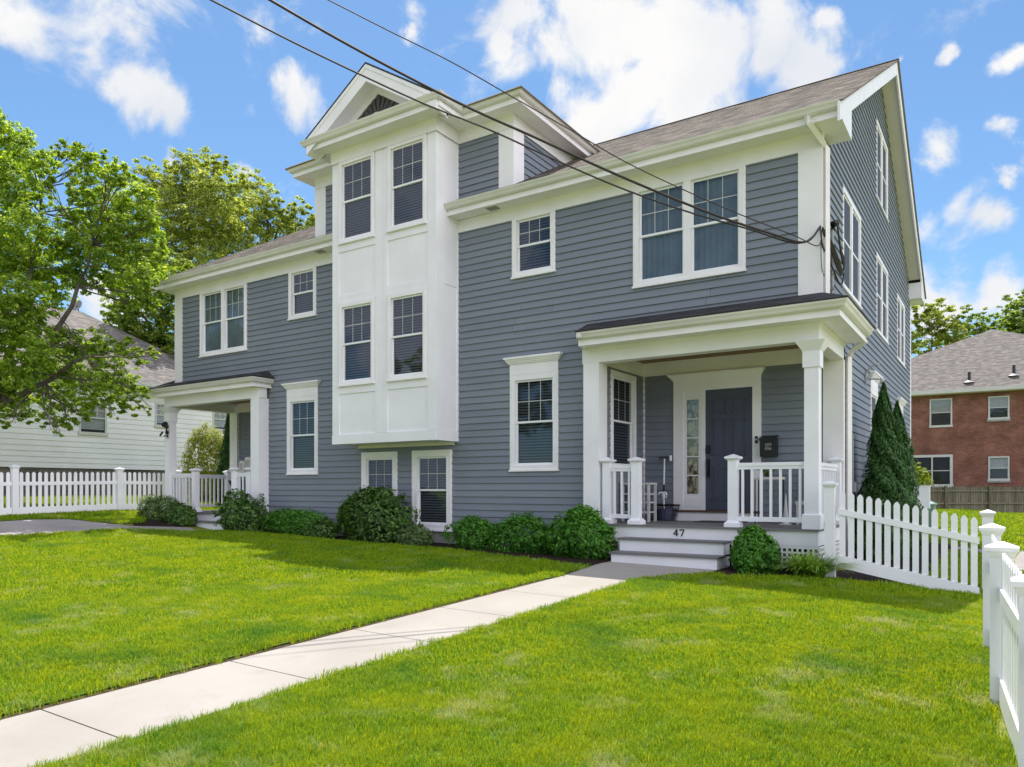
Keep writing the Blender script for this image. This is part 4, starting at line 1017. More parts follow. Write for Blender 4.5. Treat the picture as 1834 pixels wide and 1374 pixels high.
def branch(m, a, b, r0, r1, bend=.12, seg=6, n=6):
    a, b = Vector(a), Vector(b); L = (b-a).length; off = Vector((rnd.uniform(-1, 1), rnd.uniform(-1, 1), rnd.uniform(-.3, .6)))*L*bend; pts = []; rs = []
    for i in range(n+1):
        t = i/n; p = a.lerp(b, t)+off*sin(pi*t)+Vector((rnd.uniform(-1, 1), rnd.uniform(-1, 1), rnd.uniform(-1, 1)))*L*.012
        pts.append(p); rs.append(r0+(r1-r0)*t)
    m.tube(pts, rs, seg, False); return pts
def tree(name, label, base, limbs, clumps, mat, leaf, per, group=None, trunk_r=.2, flat=.8, cat='tree', fork=None):
    t = thing(name, label, cat, base, group)
    m = MB(); fk = Vector(fork) if fork else Vector(base)+Vector((0, 0, 2.5))
    branch(m, Vector(base)-Vector((0, 0, .3)), fk, trunk_r, trunk_r*.72, .05, 9)
    nodes = [fk]
    for L_ in limbs:
        pts = branch(m, fk, L_, trunk_r*.55, trunk_r*.18, .1, 7, 8); nodes += pts[3:]
    for c, r in clumps:
        c = Vector(c); near = min(nodes, key=lambda q: (q-c).length+max(0, q.z-c.z)*.5)
        pts = branch(m, near, c, trunk_r*.14, trunk_r*.03, .1, 5, 5)
        for k in range(7):
            e = c+Vector((rnd.uniform(-1, 1), rnd.uniform(-1, 1), rnd.uniform(-.6, .9)))*r*.8; branch(m, pts[rnd.choice((2, 3, 4))], e, trunk_r*.05, .004, .1, 4, 3)
    m.build('trunk', 'bark', t)
    PP, NN = [], []
    for c, r in clumps:
        n = int(per*r*r); p, q = clump_points(c, r, n, flat); PP.append(p); NN.append(q)
    leaves_mesh('crown', mat, np.concatenate(PP), np.concatenate(NN), leaf, parent=t)
    return t
def clumps_px(L, d0, spread, scale=1.):
    out = []
    for (u, v, r) in L:
        d = d0+rnd.uniform(-spread, spread); out.append((at(u, v, d), r*d/F*scale*1.02))
    return out
# left foreground ash
LC = [(12, 245, 34), (40, 262, 26), (8, 300, 48), (55, 285, 34), (35, 345, 42), (62, 352, 20), (72, 318, 22), (5, 400, 55), (48, 415, 42), (18, 470, 50), (60, 480, 36),
      (122, 262, 20), (150, 272, 24), (178, 288, 22), (103, 268, 14), (135, 300, 20), (196, 305, 26), (170, 325, 30), (225, 322, 26), (150, 352, 28), (190, 362, 38), (232, 362, 36), (262, 352, 22),
      (128, 385, 24), (160, 402, 36), (205, 408, 42), (248, 405, 38), (278, 400, 18), (110, 430, 34), (150, 450, 40), (200, 458, 40), (245, 455, 38), (275, 450, 22), (90, 470, 34), (130, 490, 34), (178, 500, 26), (225, 500, 32), (262, 495, 28),
      (262, 530, 24), (240, 545, 14), (85, 520, 34), (40, 530, 40), (10, 560, 40), (60, 565, 34), (92, 552, 18),
      (20, 610, 44), (70, 622, 36), (112, 610, 34), (150, 618, 34), (190, 632, 30), (225, 625, 22), (252, 640, 20), (275, 632, 12), (40, 660, 40), (90, 668, 40), (140, 668, 38), (185, 675, 34), (222, 685, 30), (250, 700, 18),
      (15, 715, 34), (60, 715, 34), (105, 718, 30), (150, 715, 28), (195, 715, 24), (232, 728, 20), (262, 735, 9), (90, 750, 18), (120, 758, 16), (145, 745, 18), (20, 755, 14), (45, 750, 14), (5, 760, 10), (105, 778, 8), (205, 742, 8),
      (-60, 300, 70), (-60, 420, 80), (-60, 560, 70), (-70, 680, 60), (-160, 480, 90), (-150, 350, 80), (-140, 600, 70), (-30, 215, 40)]
cl = clumps_px(LC, 19.5, 1.7, 1.03)
tb = at(-75, 930, 19.5); tb = (tb[0], tb[1], G(tb[0], tb[1]))
tree('ash_tree', 'big bright green shade tree at the left edge, hanging before the white clapboard house', tb,
     [at(50, 560, 19.2), at(30, 420, 19.6), at(70, 330, 19.8), at(-120, 400, 20.), at(170, 440, 19.2), at(150, 640, 18.8), at(-60, 250, 19.5)], cl, 'leaf_ash', .088, 6000, trunk_r=.17, flat=.85, fork=at(-15, 740, 19.5))
# maples behind the houses
def backtree(label, L, d, spread, mat, leaf, per, basepx, group, name='maple_tree', tr=.22):
    cl = clumps_px(L, d, spread); b = at(basepx[0], basepx[1], d); b = (b[0], b[1], -1.2 if b[0] > -2 else -.6)
    return tree(name, label, b, [at(basepx[0]+q, basepx[2]+w, d) for q, w in ((-30, 20), (25, -10), (0, -50), (45, 40))], cl, mat, leaf, per, group, trunk_r=tr, flat=1.35, fork=at(basepx[0], basepx[2]+90, d))
G1 = 'maples behind the white clapboard house'
backtree('tall leafy maple just left of the duplex roof, behind the white clapboard house', [(255, 318, 26), (262, 345, 30), (290, 350, 34), (300, 318, 20), (325, 300, 26), (345, 290, 18), (330, 335, 40), (360, 325, 34), (385, 300, 26), (402, 300, 18), (385, 345, 40), (300, 390, 45), (345, 385, 45), (390, 385, 40), (290, 430, 40), (340, 430, 40), (380, 420, 40), (300, 470, 40), (350, 465, 40), (410, 340, 26), (405, 380, 30)], 42, 3, 'leaf_back', .17, 1350, (335, 900, 400), G1)
backtree('dark dense maple standing between the white clapboard house and the duplex', [(230, 520, 36), (270, 500, 40), (310, 500, 34), (240, 565, 40), (285, 560, 42), (320, 550, 30), (225, 600, 34), (265, 610, 42), (305, 615, 34), (322, 590, 26), (215, 560, 26), (245, 640, 30), (290, 650, 34), (320, 650, 28), (230, 470, 30), (270, 450, 30)], 36, 2.5, 'leaf_maple', .17, 1900, (285, 900, 540), G1)
backtree('lower rounded maple whose top shows above the left roof slope beside the tower', [(440, 330, 22), (460, 345, 28), (430, 365, 34), (475, 375, 32), (500, 385, 26), (520, 375, 16), (540, 385, 20), (555, 400, 18), (450, 400, 40), (500, 410, 36), (540, 420, 30), (410, 420, 36), (430, 440, 36), (580, 420, 30)], 46, 3, 'leaf_back', .18, 1250, (480, 900, 400), G1)
G2 = 'trees behind the brick house'
backtree('pale green tree between the rear corner of the duplex and the brick house roof', [(1672, 560, 22), (1655, 580, 26), (1690, 580, 26), (1645, 605, 20), (1670, 612, 24), (1700, 605, 22), (1642, 640, 18), (1662, 650, 16), (1716, 590, 18), (1640, 570, 16), (1680, 640, 14)], 66, 3, 'leaf_back', .27, 640, (1668, 890, 640), G2)
backtree('green tree crown behind the peak of the brick house roof', [(1722, 585, 22), (1745, 578, 20), (1768, 583, 18), (1735, 605, 26), (1765, 605, 26), (1790, 592, 16), (1710, 625, 20), (1800, 605, 18), (1745, 630, 24)], 70, 3, 'leaf_maple', .27, 680, (1750, 890, 640), G2)
backtree('tall green tree at the right edge of the photo behind the brick house', [(1815, 560, 22), (1838, 552, 26), (1800, 580, 22), (1825, 590, 26), (1850, 580, 30), (1812, 610, 22), (1840, 620, 28), (1868, 600, 30), (1830, 545, 14)], 74, 3, 'leaf_maple', .28, 660, (1835, 890, 620), G2)

G3 = 'street trees behind the camera'
for k, (x, y, R_, H_) in enumerate(((-30, -34, 4.5, 11), (-19, -38, 5, 13), (-7, -35, 4.5, 10.5), (4, -40, 5, 12))):
    cl = [((x+rnd.uniform(-1, 1)*R_, y+rnd.uniform(-1, 1)*R_, H_*rnd.uniform(.4, .95)), R_*.42) for q in range(16)]
    tree('street_tree', 'leafy street tree across the road from the duplex', (x, y, -1.5), [(x+a*2, y+b*2, H_*.6) for a, b in ((1, 0), (-1, 0), (0, 1))], cl, 'leaf_maple', .5, 130, G3, trunk_r=.28, fork=(x, y, 3))
# ---- shrubs
def dome(cx, cy, rx, ry, h, n, z0, lean=0.):
    """surface-weighted points of a rounded shrub"""
    k = 9; ca = NP.random(k)*2*pi; cq = np.sqrt(NP.random(k))*.58; ca[0] = 0; cq[0] = 0
    C = np.stack([cq*np.cos(ca), cq*np.sin(ca), .30+.28*NP.random(k)*(1-cq)], 1); R = .36+.16*NP.random(k); R[0] = .50
    w = R**2; j = NP.choice(k, n, p=w/w.sum()); d = unit(n); q = (.66+.40*NP.random(n)**.55)
    k2 = 220; b2 = unit(k2); l2 = np.max(np.clip((d@b2.T-.965)*30, 0, 1), 1); q = q*(.88+.16*l2)
    U = C[j]+d*(R[j]*q)[:, None]; keep = np.ones(n, bool)
    for i in range(k):
        ins = np.linalg.norm(U-C[i], axis=1) < R[i]*.60; keep &= ~(ins & (j != i))
    keep &= U[:, 2] > -.02
    U, d = U[keep], d[keep]; top = np.percentile(U[:, 2], 99.5)
    P = np.stack([cx+U[:, 0]*rx*1.12, cy+U[:, 1]*ry*1.12, z0+U[:, 2]/top*h], 1)+unit(len(U))*.012
    P[:, 2] = np.maximum(P[:, 2], z0+.02); return P, d+unit(len(U))*.6+np.array([0, 0, .35])
def shrub(label, name, cx, cy, rx, ry, h, mat, leaf, n, aspect=.5, group=None, twigs=14, up=None, extra=(), cat='shrub'):
    z0 = G(cx, cy)-.02; t = thing(name, label, cat, (cx, cy, z0), group); P, Nn = dome(cx, cy, rx, ry, h, n, z0)
    Ps, Ns = [P], [Nn]
    m = MB()
    for k in range(twigs):
        a = 2*pi*k/twigs+rnd.uniform(-.3, .3); q = rnd.uniform(.4, .95); z = rnd.uniform(.45, .95)*h
        e = (cx+cos(a)*rx*q*.85, cy+sin(a)*ry*q*.85, z0+z*sqrt(max(.1, 1-q*q*.7))); branch(m, (cx+cos(a)*rx*.12, cy+sin(a)*ry*.12, z0), e, .012, .003, .1, 4, 4)
    # protruding shoots make an uneven rim
    ns = max(14, int(n/70)); dd = unit(ns); dd[:, 2] = np.abs(dd[:, 2])
    for i in range(ns):
        q = rnd.uniform(.80, 1.05); c = np.array([cx+dd[i, 0]*rx*q, cy+dd[i, 1]*ry*q, z0+h*.22+dd[i, 2]*h*.78*q]); kk = 14
        Ps.append(c+unit(kk)*min(rx, h)*.10*NP.random(kk)[:, None]); Ns.append(np.tile(dd[i], (kk, 1))+unit(kk)*.6)
    for (ex, ey_, ez_, er) in extra:
        kk = int(900*er); Ps.append(np.array([ex, ey_, ez_])+unit(kk)*er*(NP.random(kk)**.5)[:, None]); Ns.append(unit(kk)+np.array([0, 0, .5]))
    m.build('stems', 'bark', t)
    P = np.concatenate(Ps); P[:, 2] = np.maximum(P[:, 2], z0+.03)
    leaves_mesh('foliage', mat, P, np.concatenate(Ns), leaf, aspect, parent=t, up=up); return t
GS = 'foundation shrubs along the front of the duplex'
def sx(u, y): return atY(u, 900, y)[0]
def hz(v, u, y): return atY(u, v, y)[2]
def sh(label, name, u0, u1, vt, y, ry, mat, leaf, n, **k):
    x0, x1 = sx(u0, y), sx(u1, y); y += .16; ry *= .86; cx = (x0+x1)/2; h = hz(vt, (u0+u1)/2, y)-G(cx, y)
    return shrub(label, name, cx, y, abs(x1-x0)/2*.93, ry, h*.93, mat, leaf, n, group=GS, **k)
sh('pale mottled shrub left of the left porch steps', 'mottled_shrub', 250, 308, 882, -.95, .5, 'leaf_grey_shrub', .06, 5200)
sh('rounded green shrub touching the left porch steps on their left', 'green_shrub', 292, 334, 897, -1.0, .38, 'leaf_rhodo', .07, 3000)
sh('dark loose shrub in front of the left porch beside its steps', 'dark_shrub', 378, 447, 872, -.85, .45, 'leaf_rhodo', .085, 4600)
sh('small upright shrub before the right pilaster of the left porch', 'upright_shrub', 443, 471, 878, -.55, .25, 'leaf_rhodo', .055, 1600)
sh('low spreading bright green hedge right of the left porch', 'yew_hedge', 432, 592, 907, -.50, .42, 'leaf_yew', .05, 13000)
sh('small glossy shrub at the foot of the low hedge, left of the biggest shrub', 'laurel_shrub', 540, 598, 925, -.85, .28, 'leaf_rhodo', .065, 2600)
sh('biggest rounded shrub under the white bay, hiding a basement window', 'big_shrub', 594, 742, 866, -.60, .52, 'leaf_rhodo', .10, 9500, aspect=.48)
sh('small pale shrub below the lower right basement window', 'small_shrub', 697, 768, 938, -.75, .26, 'leaf_grey_shrub', .06, 3000)
sh('feathery yew mound right of the basement windows', 'yew_mound', 784, 888, 920, -.62, .45, 'leaf_yew', .05, 9000)
sh('second yew mound, between the feathery one and the broad leaved shrub', 'yew_mound', 872, 992, 914, -.66, .42, 'leaf_yew', .055, 9000)
sh('broad leaved shrub touching the left end of the right porch', 'broadleaf_shrub', 978, 1098, 900, -.78, .50, 'leaf_box', .078, 8500, aspect=.5)
sh('tight round boxwood ball right of the right porch steps', 'boxwood_ball', 1298, 1388, 936, -.92, .36, 'leaf_box', .05, 12000, aspect=.6)
# daylily clump
z0 = G(-.05, -.72); t = thing('daylily_clump', 'clump of long arching strap leaves beside the lattice of the right porch', 'plant', (-.05, -.78, z0), GS); m = MB()
for k in range(640):
    a = rnd.uniform(0, 2*pi); L = rnd.uniform(.28, .62); x0, y0 = -.06+rnd.uniform(-.16, .16), -.80+rnd.uniform(-.13, .13); dx, dy = cos(a), sin(a); w = .016; ln = rnd.uniform(.45, 1.1); pr = []
    for i in range(5):
        s = i/4; r = L*ln*s; z = z0+L*(.95*s-.55*ln*s*s*1.2); ww = w*(1-.75*s); pr += [(x0+dx*r-dy*ww, y0+dy*r+dx*ww, max(z, z0+.01)), (x0+dx*r+dy*ww, y0+dy*r-dx*ww, max(z, z0+.01))]
    m.add(pr, [[2*i, 2*i+1, 2*i+3, 2*i+2] for i in range(4)])
m.build('leaves', 'leaf_lily', t)
# conical evergreens
def conifer(label, name, x, y, r, h, n, mat, leaf, z0=None, group=None, pw=.80):
    z0 = G(x, y) if z0 is None else z0; t = thing(name, label, 'tree', (x, y, z0), group)
    m = MB(); m.tube([(x, y, z0-.1), (x, y, z0+h*.95)], [r*.10+.02, .012], 8); m.build('trunk', 'bark', t)
    zz = NP.random(n)**1.25; a = NP.random(n)*2*pi; lump = .80+.20*np.sin(a*3+zz*17+x*9)*np.sin(zz*24+a*2)+.14*np.sin(a*7+zz*41)*np.cos(zz*13+a*4)
    rad = r*((1-zz)**pw)*lump*(.58+.54*NP.random(n)**.7)*(1-.35*np.clip((.12-zz)/.12, 0, 1))
    P = np.stack([x+rad*np.cos(a), y+rad*np.sin(a), z0+.05+zz*h], 1); Nn = np.stack([np.cos(a), np.sin(a), .5+0*a], 1)+unit(n)*.6
    leaves_mesh('crown', mat, P, Nn, leaf, .38, parent=t, up=np.array([0, 0, 1.])); return t
def conpx(label, u, vt, ub, y, n, group, **k):
    x, _, zt = atY(u, vt, y); xr = atY(ub, 900, y)[0]; g = G(x, y)
    return conifer(label, 'arborvitae', x, y, abs(xr-x), zt-g, n, 'leaf_arbor', .075, group=group, **k)
GA = 'arborvitae beside the gable wall'
conifer('taller dark cone-shaped arborvitae against the side wall, behind the slanting fence', 'arborvitae', .42, 2.75, .62, 3.02, 26000, 'leaf_arbor', .07, group=GA)
conifer('shorter dark arborvitae behind the taller one, beside the gable wall', 'arborvitae', .52, 3.75, .60, 2.80, 19000, 'leaf_arbor', .07, group=GA)
# plants seen through the left porch
p = at(374, 840, 24.5); shrub('golden yellow rounded conifer seen through the left porch', 'golden_conifer', p[0], p[1], .98, .9, 2.55, 'leaf_yellow', .075, 15000, aspect=.45, cat='shrub')
p = at(412, 840, 23.); conifer('dark narrow cone-shaped evergreen seen through the left porch beside the golden conifer', 'narrow_evergreen', p[0], p[1], .55, 3.1, 14000, 'leaf_arbor', .08)
p = at(1646, 850, 44.5); shrub('bright yellow-green bush above the wooden fence before the brick house', 'bright_bush', p[0]-.3, p[1], 1.05, .9, 2.75, 'leaf_bright', .16, 3800)

# ------------------------------------------------------------------ things on and around the porches
mb_ = thing('mailbox', 'black wall mailbox with small white markings right of the blue front door', 'mailbox', (-1.23, 1.70, .55))
m = MB(); m.box(-1.375, -1.095, 1.60, 1.728, .56, .87); m.build('box', 'black_metal', mb_)
m = MB(); m.prism([(-1.385, 1.59, .868), (-1.385, 1.728, .92), (-1.385, 1.728, .93), (-1.385, 1.58, .878)], (.30, 0, 0)); m.box(-1.385, -1.085, 1.582, 1.592, .835, .876); m.build('lid', 'black_metal', mb_)
m = MB()
def stroke(x, z, w, h): m.box(x, x+w, 1.5965, 1.5995, z, z+h)
for (x, z, w, h) in ((.0, .075, .035, .008), (.0, .05, .008, .03), (.0, .05, .035, .008), (.03, .03, .008, .025), (.0, .025, .038, .008), (.05, .03, .03, .008), (.05, .08, .034, .008), (.05, .03, .008, .055), (.078, .03, .008, .055), (.098, .06, .008, .03), (.122, .06, .008, .03), (.10, .055, .03, .008), (.111, .025, .008, .035),
                     (.0, -.05, .008, .055), (.0, -.05, .035, .008), (.0, -.025, .03, .008), (.0, .0, .035, .008), (.045, -.05, .008, .05), (.045, -.005, .03, .008), (.068, -.05, .008, .05), (.09, -.05, .008, .05), (.09, -.05, .034, .008), (.118, -.05, .008, .05), (.102, -.018, .016, .008)): stroke(-1.285+x*.8, .715+z*.85, w*.8, h*.75)
m.build('marking', 'cushion', mb_)
# trimmer-like tool, basket, slatted bench, plant stand
tl = thing('garden_tool', 'upright garden tool with a white pole, comb head on top and a round white foot', 'garden tool', (-3.05, 1.40, -.575))
m = MB(); m.tube([(-3.085, 1.49, .06), (-3.11, 1.58, .56)], .014, 8); m.tube([(-3.045, 1.40, -.40), (-3.07, 1.45, -.06)], .014, 8); m.build('pole', 'white_vinyl', tl)
m = MB(); m.tube([(-3.07, 1.45, -.06), (-3.085, 1.49, .08)], .02, 8); m.build('grip', 'black_metal', tl)
m = MB(); m.box(-3.22, -3.0, 1.57, 1.62, .575, .60)
for k in range(8): m.box(-3.215+k*.027, -3.207+k*.027, 1.57, 1.58, .53, .58)
m.build('comb_head', 'dark_grey', tl); m = MB(); m.box(-3.005, -2.98, 1.56, 1.62, .52, .62); m.build('end_plate', 'white_vinyl', tl)
m = MB(); m.tube([(-3.16, 1.41, -.10), (-3.13, 1.40, -.065), (-3.07, 1.43, -.07), (-3.01, 1.40, -.065), (-2.985, 1.38, -.11), (-3.0, 1.39, -.15), (-3.05, 1.42, -.17)], .013, 7); m.tube([(-3.07, 1.44, -.05), (-3.065, 1.43, -.2)], [.035, .018], 10); m.build('handle', 'white_vinyl', tl)
m = MB(); n = 14; m.prism([(-3.045+.05*cos(2*pi*k/n), 1.37, -.49+.082*sin(2*pi*k/n)) for k in range(n)], (0, .06, 0)); m.build('foot', 'stone_white', tl)
bk = thing('basket', 'black mesh basket behind the garden tool', 'basket', (-3.05, 1.5, -.575))
m = MB(); 
for k in range(26):
    a = 2*pi*k/26; m.tube([(-3.05+.20*cos(a), 1.50+.14*sin(a), -.57), (-3.05+.25*cos(a), 1.50+.18*sin(a), -.30)], .0035, 4)
for z, f in ((-.57, 0), (-.48, .33), (-.39, .67)): m.tube([(-3.05+(.20+.05*f)*cos(2*pi*k/26), 1.50+(.14+.04*f)*sin(2*pi*k/26), z) for k in range(27)], .004, 4)
m.build('mesh_body', 'black_metal', bk); m = MB(); m.tube([(-3.05+.255*cos(2*pi*k/26), 1.50+.185*sin(2*pi*k/26), -.295) for k in range(27)], .016, 6); m.build('rim', 'black_metal', bk)
m = MB(); m.tube([(-3.05, 1.5, -.565), (-3.05, 1.5, -.36)], [.17, .21], 16); m.build('liner', 'door_blue', bk)
bn = thing('shelf_stand', 'low off-white slatted stand behind the short left railing of the right porch', 'stand', (-3.3, .75, -.575))
m = MB(); m.box(-3.54, -2.99, .60, .95, .08, .11); m.build('top', 'wood_grey_white', bn)
for (x, y) in ((-3.53, .61), (-3.04, .61), (-3.53, .90), (-3.04, .90)): m = MB(); m.box(x, x+.04, y, y+.04, -.575, .08); m.build('leg', 'wood_grey_white', bn)
for z in (-.10, -.25, -.42): m = MB(); m.box(-3.5, -3.03, .62, .93, z, z+.025); m.build('shelf', 'wood_grey_white', bn)
m = MB(); m.box(-3.28, -3.25, .605, .62, -.4, .08); m.build('divider', 'wood_grey_white', bn)
ps_ = thing('plant_stand', 'narrow white-topped plant table seen through the right porch railing', 'table', (-1.16, 1.25, -.575))
m = MB(); m.box(-1.36, -.90, 1.12, 1.38, .16, .20); m.build('tabletop', 'stone_white', ps_)
for (x, y) in ((-1.34, 1.14), (-.93, 1.14), (-1.34, 1.35), (-.93, 1.35)): m = MB(); m.box(x, x+.018, y, y+.018, -.575, .16); m.build('leg', 'dark_grey', ps_)
pp = thing('potted_plant', 'leafy dark green potted plant on the narrow white-topped table', 'plant', (-1.13, 1.25, .20))
m = MB(); m.tube([(-1.13, 1.25, .20), (-1.13, 1.25, .27)], [.06, .075], 14); m.build('pot', 'dark_grey', pp)
P, Nn = clump_points((-1.13, 1.25, .33), .12, 420, .6); P[:, 0] = -1.13+(P[:, 0]+1.13)*1.5; P[:, 2] = np.maximum(P[:, 2], .215); leaves_mesh('foliage', 'leaf_rhodo', P, Nn, .05, parent=pp)
cn = thing('garden_cone', 'slim white cone standing on the right porch deck behind the railing', 'cone', (-.80, 1.0, -.575))
m = MB(); m.tube([(-.80, 1.0, -.56), (-.80, 1.0, -.2), (-.80, 1.0, -.08)], [.05, .018, .006], 12); m.build('body', 'wood_grey_white', cn); m = MB(); m.box(-.88, -.72, .92, 1.08, -.575, -.56); m.build('foot', 'wood_grey_white', cn)
sb = thing('step_stool', 'low white step stool beside the right porch column', 'stool', (-.5, 1.2, -.575))
m = MB(); m.box(-.66, -.32, 1.05, 1.35, -.25, -.20); m.build('seat', 'wood_grey_white', sb)
for x in (-.65, -.37): m = MB(); m.box(x, x+.035, 1.06, 1.34, -.575, -.25); m.build('side_panel', 'wood_grey_white', sb)
dm = MB(); dm.box(-2.35, -1.55, 1.02, 1.47, -.5745, -.560); put(dm.build('doormat', 'dark_grey'), 'dark doormat on the grey porch deck before the blue door', 'doormat')
# left porch furniture
ch = thing('porch_chair', 'dark upholstered chair with white legs on the left porch', 'chair', (-14.0, .6, -.575))
m = MB(); m.prism([(-14.35, .35, .22), (-13.70, .35, .22), (-13.62, .5, -.18), (-14.27, .5, -.18)], (0, .05, 0)); m.build('backrest', 'dark_grey', ch)
m = MB(); m.box(-14.27, -13.62, .45, .95, -.20, -.13); m.build('seat', 'dark_grey', ch)
for (x, y) in ((-14.25, .5), (-13.66, .5), (-14.25, .9), (-13.66, .9)): m = MB(); m.tube([(x, y, -.20), (x, y, -.575)], .018, 8); m.build('leg', 'white_vinyl', ch)
for i, (x, w, h, lb) in enumerate(((-12.98, .16, .27, 'boxy cream speaker-like case on the left porch rail, the lower of two'), (-12.75, .2, .35, 'taller rounded cream case on the left porch rail beside the boxy one'))):
    cs = thing('storage_case', lb, 'case', (x, -.15, .40)); m = MB(); hh = h; r = .04
    pts = [(x-w/2, -.27, .40), (x+w/2, -.27, .40), (x+w/2, -.27, .40+hh-r)]+[(x+w/2-r+r*cos(a), -.27, .40+hh-r+r*sin(a)) for a in (pi/6, pi/3, pi/2)]+[(x-w/2+r-r*sin(a), -.27, .40+hh-r+r*cos(a)) for a in (0, pi/6, pi/3, pi/2)]
    m.prism(pts, (0, .2, 0)); m.build('shell', 'cushion', cs)
    m = MB(); m.box(x-w/2+.03, x+w/2-.03, -.275, -.27, .44, .40+hh-.06); m.build('front_panel', 'foundation', cs)
# flood light on the left porch column
fl_ = thing('flood_light', 'black security light on the outer column of the left porch', 'light', (-15.95, -.30, 1.5))
m = MB(); m.tube([(-15.94, -.295, 1.46), (-15.94, -.34, 1.46)], .05, 12); m.build('base', 'black_metal', fl_)
m = MB(); m.tube([(-15.94, -.33, 1.48), (-15.86, -.38, 1.60)], .018, 8); m.tube([(-15.87, -.36, 1.60), (-15.82, -.46, 1.66)], [.05, .085], 14); m.build('lamp_head', 'black_metal', fl_)
m = MB(); m.box(-16.03, -15.86, -.36, -.325, 1.36, 1.39); m.tube([(-15.88, -.34, 1.38), (-15.84, -.36, 1.33)], .015); m.build('sensor', 'black_metal', fl_)
m = MB(); m.prism([(-16.22, -.33, 1.40), (-16.10, -.33, 1.50), (-16.08, -.33, 1.47), (-16.20, -.33, 1.37)], (0, -.03, 0)); m.build('solar_panel', 'black_metal', fl_)
# lamp bracket on the gable wall
lb = thing('wall_bracket', 'old grey metal bracket lamp on the gable wall above the arborvitae', 'bracket', (0, 3.9, 2.1))
m = MB(); m.box(-.035, -.015, 3.86, 3.94, 1.98, 2.22); m.tube([(-.02, 3.9, 2.08), (.23, 3.95, 2.06)], .014, 8); m.tube([(-.02, 3.9, 2.2), (.06, 3.9, 2.30), (.16, 3.92, 2.34)], .014, 8); m.build('arm', 'conduit_grey', lb)
m = MB(); m.tube([(.14, 3.92, 2.35), (.19, 3.93, 2.32)], [.015, .045], 12); m.tube([(.22, 3.95, 2.08), (.26, 3.96, 2.02)], [.02, .05], 12); m.build('lamp_shade', 'wood_grey_white', lb)
# bin and utility cabinet behind the fence
bn2 = thing('recycling_bin', 'pale green plastic recycling bin behind the slanting fence', 'bin', at(1652, 925, 22)[:2]+(-1.25,))
bx_, by_ = at(1650, 925, 22)[:2]
m = MB(); m.frustum(bx_, by_, -1.3, -.46, .27, .36); m.build('body', 'bin_plastic', bn2); m = MB(); m.frustum(bx_, by_, -.46, -.42, .40, .40); m.frustum(bx_, by_, -.42, -.34, .38, .22); m.build('lid', 'bin_plastic', bn2)
ux, uy = .22, 12.6
ub = thing('utility_cabinet', 'white utility cabinet on the rear corner of the duplex', 'cabinet', (ux, uy, -.4)); m = MB(); m.box(ux-.25, ux+.16, uy-.15, uy+.2, -.55, .07); m.build('body', 'white_vinyl', ub); m = MB(); m.box(ux-.27, ux+.18, uy-.17, uy+.22, .07, .10); m.build('lid', 'white_vinyl', ub)
m = MB(); m.box(ux-.05, ux+.05, uy-.05, uy+.05, -1.3, -.55); m.build('leg', 'conduit_grey', ub)
m = MB(); m.box(-.05, .04, 2.25, 2.42, -.05, .12); m.tube([(.0, 2.3, .12), (.0, 2.3, .95)], .012, 6); put(m.build('meter_box', 'conduit_grey'), 'small grey meter box with a thin pipe on the gable wall beside the downspout', 'meter box')
# pale stones
for k, (u, v, r) in enumerate(((1062, 1000, .07), (1036, 1006, .045), (1487, 1030, .08))):
    x, y = at(u, v, 1.18*F/(v-876))[:2]; z = G(x, y); m = MB(); n = 9; vs = [(x+r*cos(2*pi*i/n)*rnd.uniform(.7, 1.1), y+r*.7*sin(2*pi*i/n)*rnd.uniform(.7, 1.1), z-.01) for i in range(n)]
    top = [((a-x)*.55+x, (b-y)*.55+y, z+r*.55*rnd.uniform(.7, 1.1)) for a, b, _ in vs]; m.add(vs+top, [list(range(n, 2*n))]+[[i, (i+1) % n, n+(i+1) % n, n+i] for i in range(n)])
    put(m.build('stone', 'stone_white'), ['flat pale stone on the mulch left of the right porch steps', 'smaller pale stone on the mulch, further left of the right porch steps', 'white stone at the foot of the daylily clump'][k], 'stone')

# ------------------------------------------------------------------ service mast and wires
sm = thing('service_mast', 'grey electrical conduit with black looped service cables on the gable wall by the corner', 'conduit', (0, .48, 2.8))
m = MB(); m.tube([(.0, .48, 2.80), (.0, .48, 3.92)], .024, 10); m.build('conduit', 'conduit_grey', sm)
for z in (3.0, 3.3, 3.6): m = MB(); m.box(-.05, .03, .445, .515, z, z+.03); m.build('strap', 'conduit_grey', sm)
m = MB(); m.tube([(.0, .48, 3.90), (.01, .50, 3.99), (.05, .56, 4.02)], [.04, .055, .05], 10); m.build('weatherhead', 'black_metal', sm)
m = MB(); w0 = Vector((.03, .05, 3.72))
def loop(pts, r=.014):
    P = [Vector(p) for p in pts]; out = []
    for i in range(len(P)-1):
        p0, p1, p2, p3 = P[max(0, i-1)], P[i], P[i+1], P[min(len(P)-1, i+2)]
        for k in range(6):
            t = k/6; out.append(.5*((2*p1)+(-p0+p2)*t+(2*p0-5*p1+4*p2-p3)*t*t+(-p0+3*p1-3*p2+p3)*t*t*t))
    out.append(P[-1]); m.tube(out, r, 6)
for k in range(5):
    j = k*.035
    loop([(-.03, -.08, 3.78-j*.3), (.03, .25, 3.66-j), (.06, .6, 3.50-j*1.3), (.06, .95, 3.36-j*.6+.05), (.07, 1.05, 3.45+j), (.06, .85, 3.62+j*.5), (.05, .62, 3.98)], .012)
loop([(-.05, -.10, 3.74), (-.03, -.02, 3.50), (.03, .3, 3.30), (.05, .7, 3.16), (.06, .95, 3.20), (.07, 1.05, 3.38)], .013); loop([(-.05, -.08, 3.60), (-.045, -.05, 3.2), (.0, .15, 3.02), (.02, .4, 2.86)], .006)
m.build('cable_loop', 'wire_black', sm)
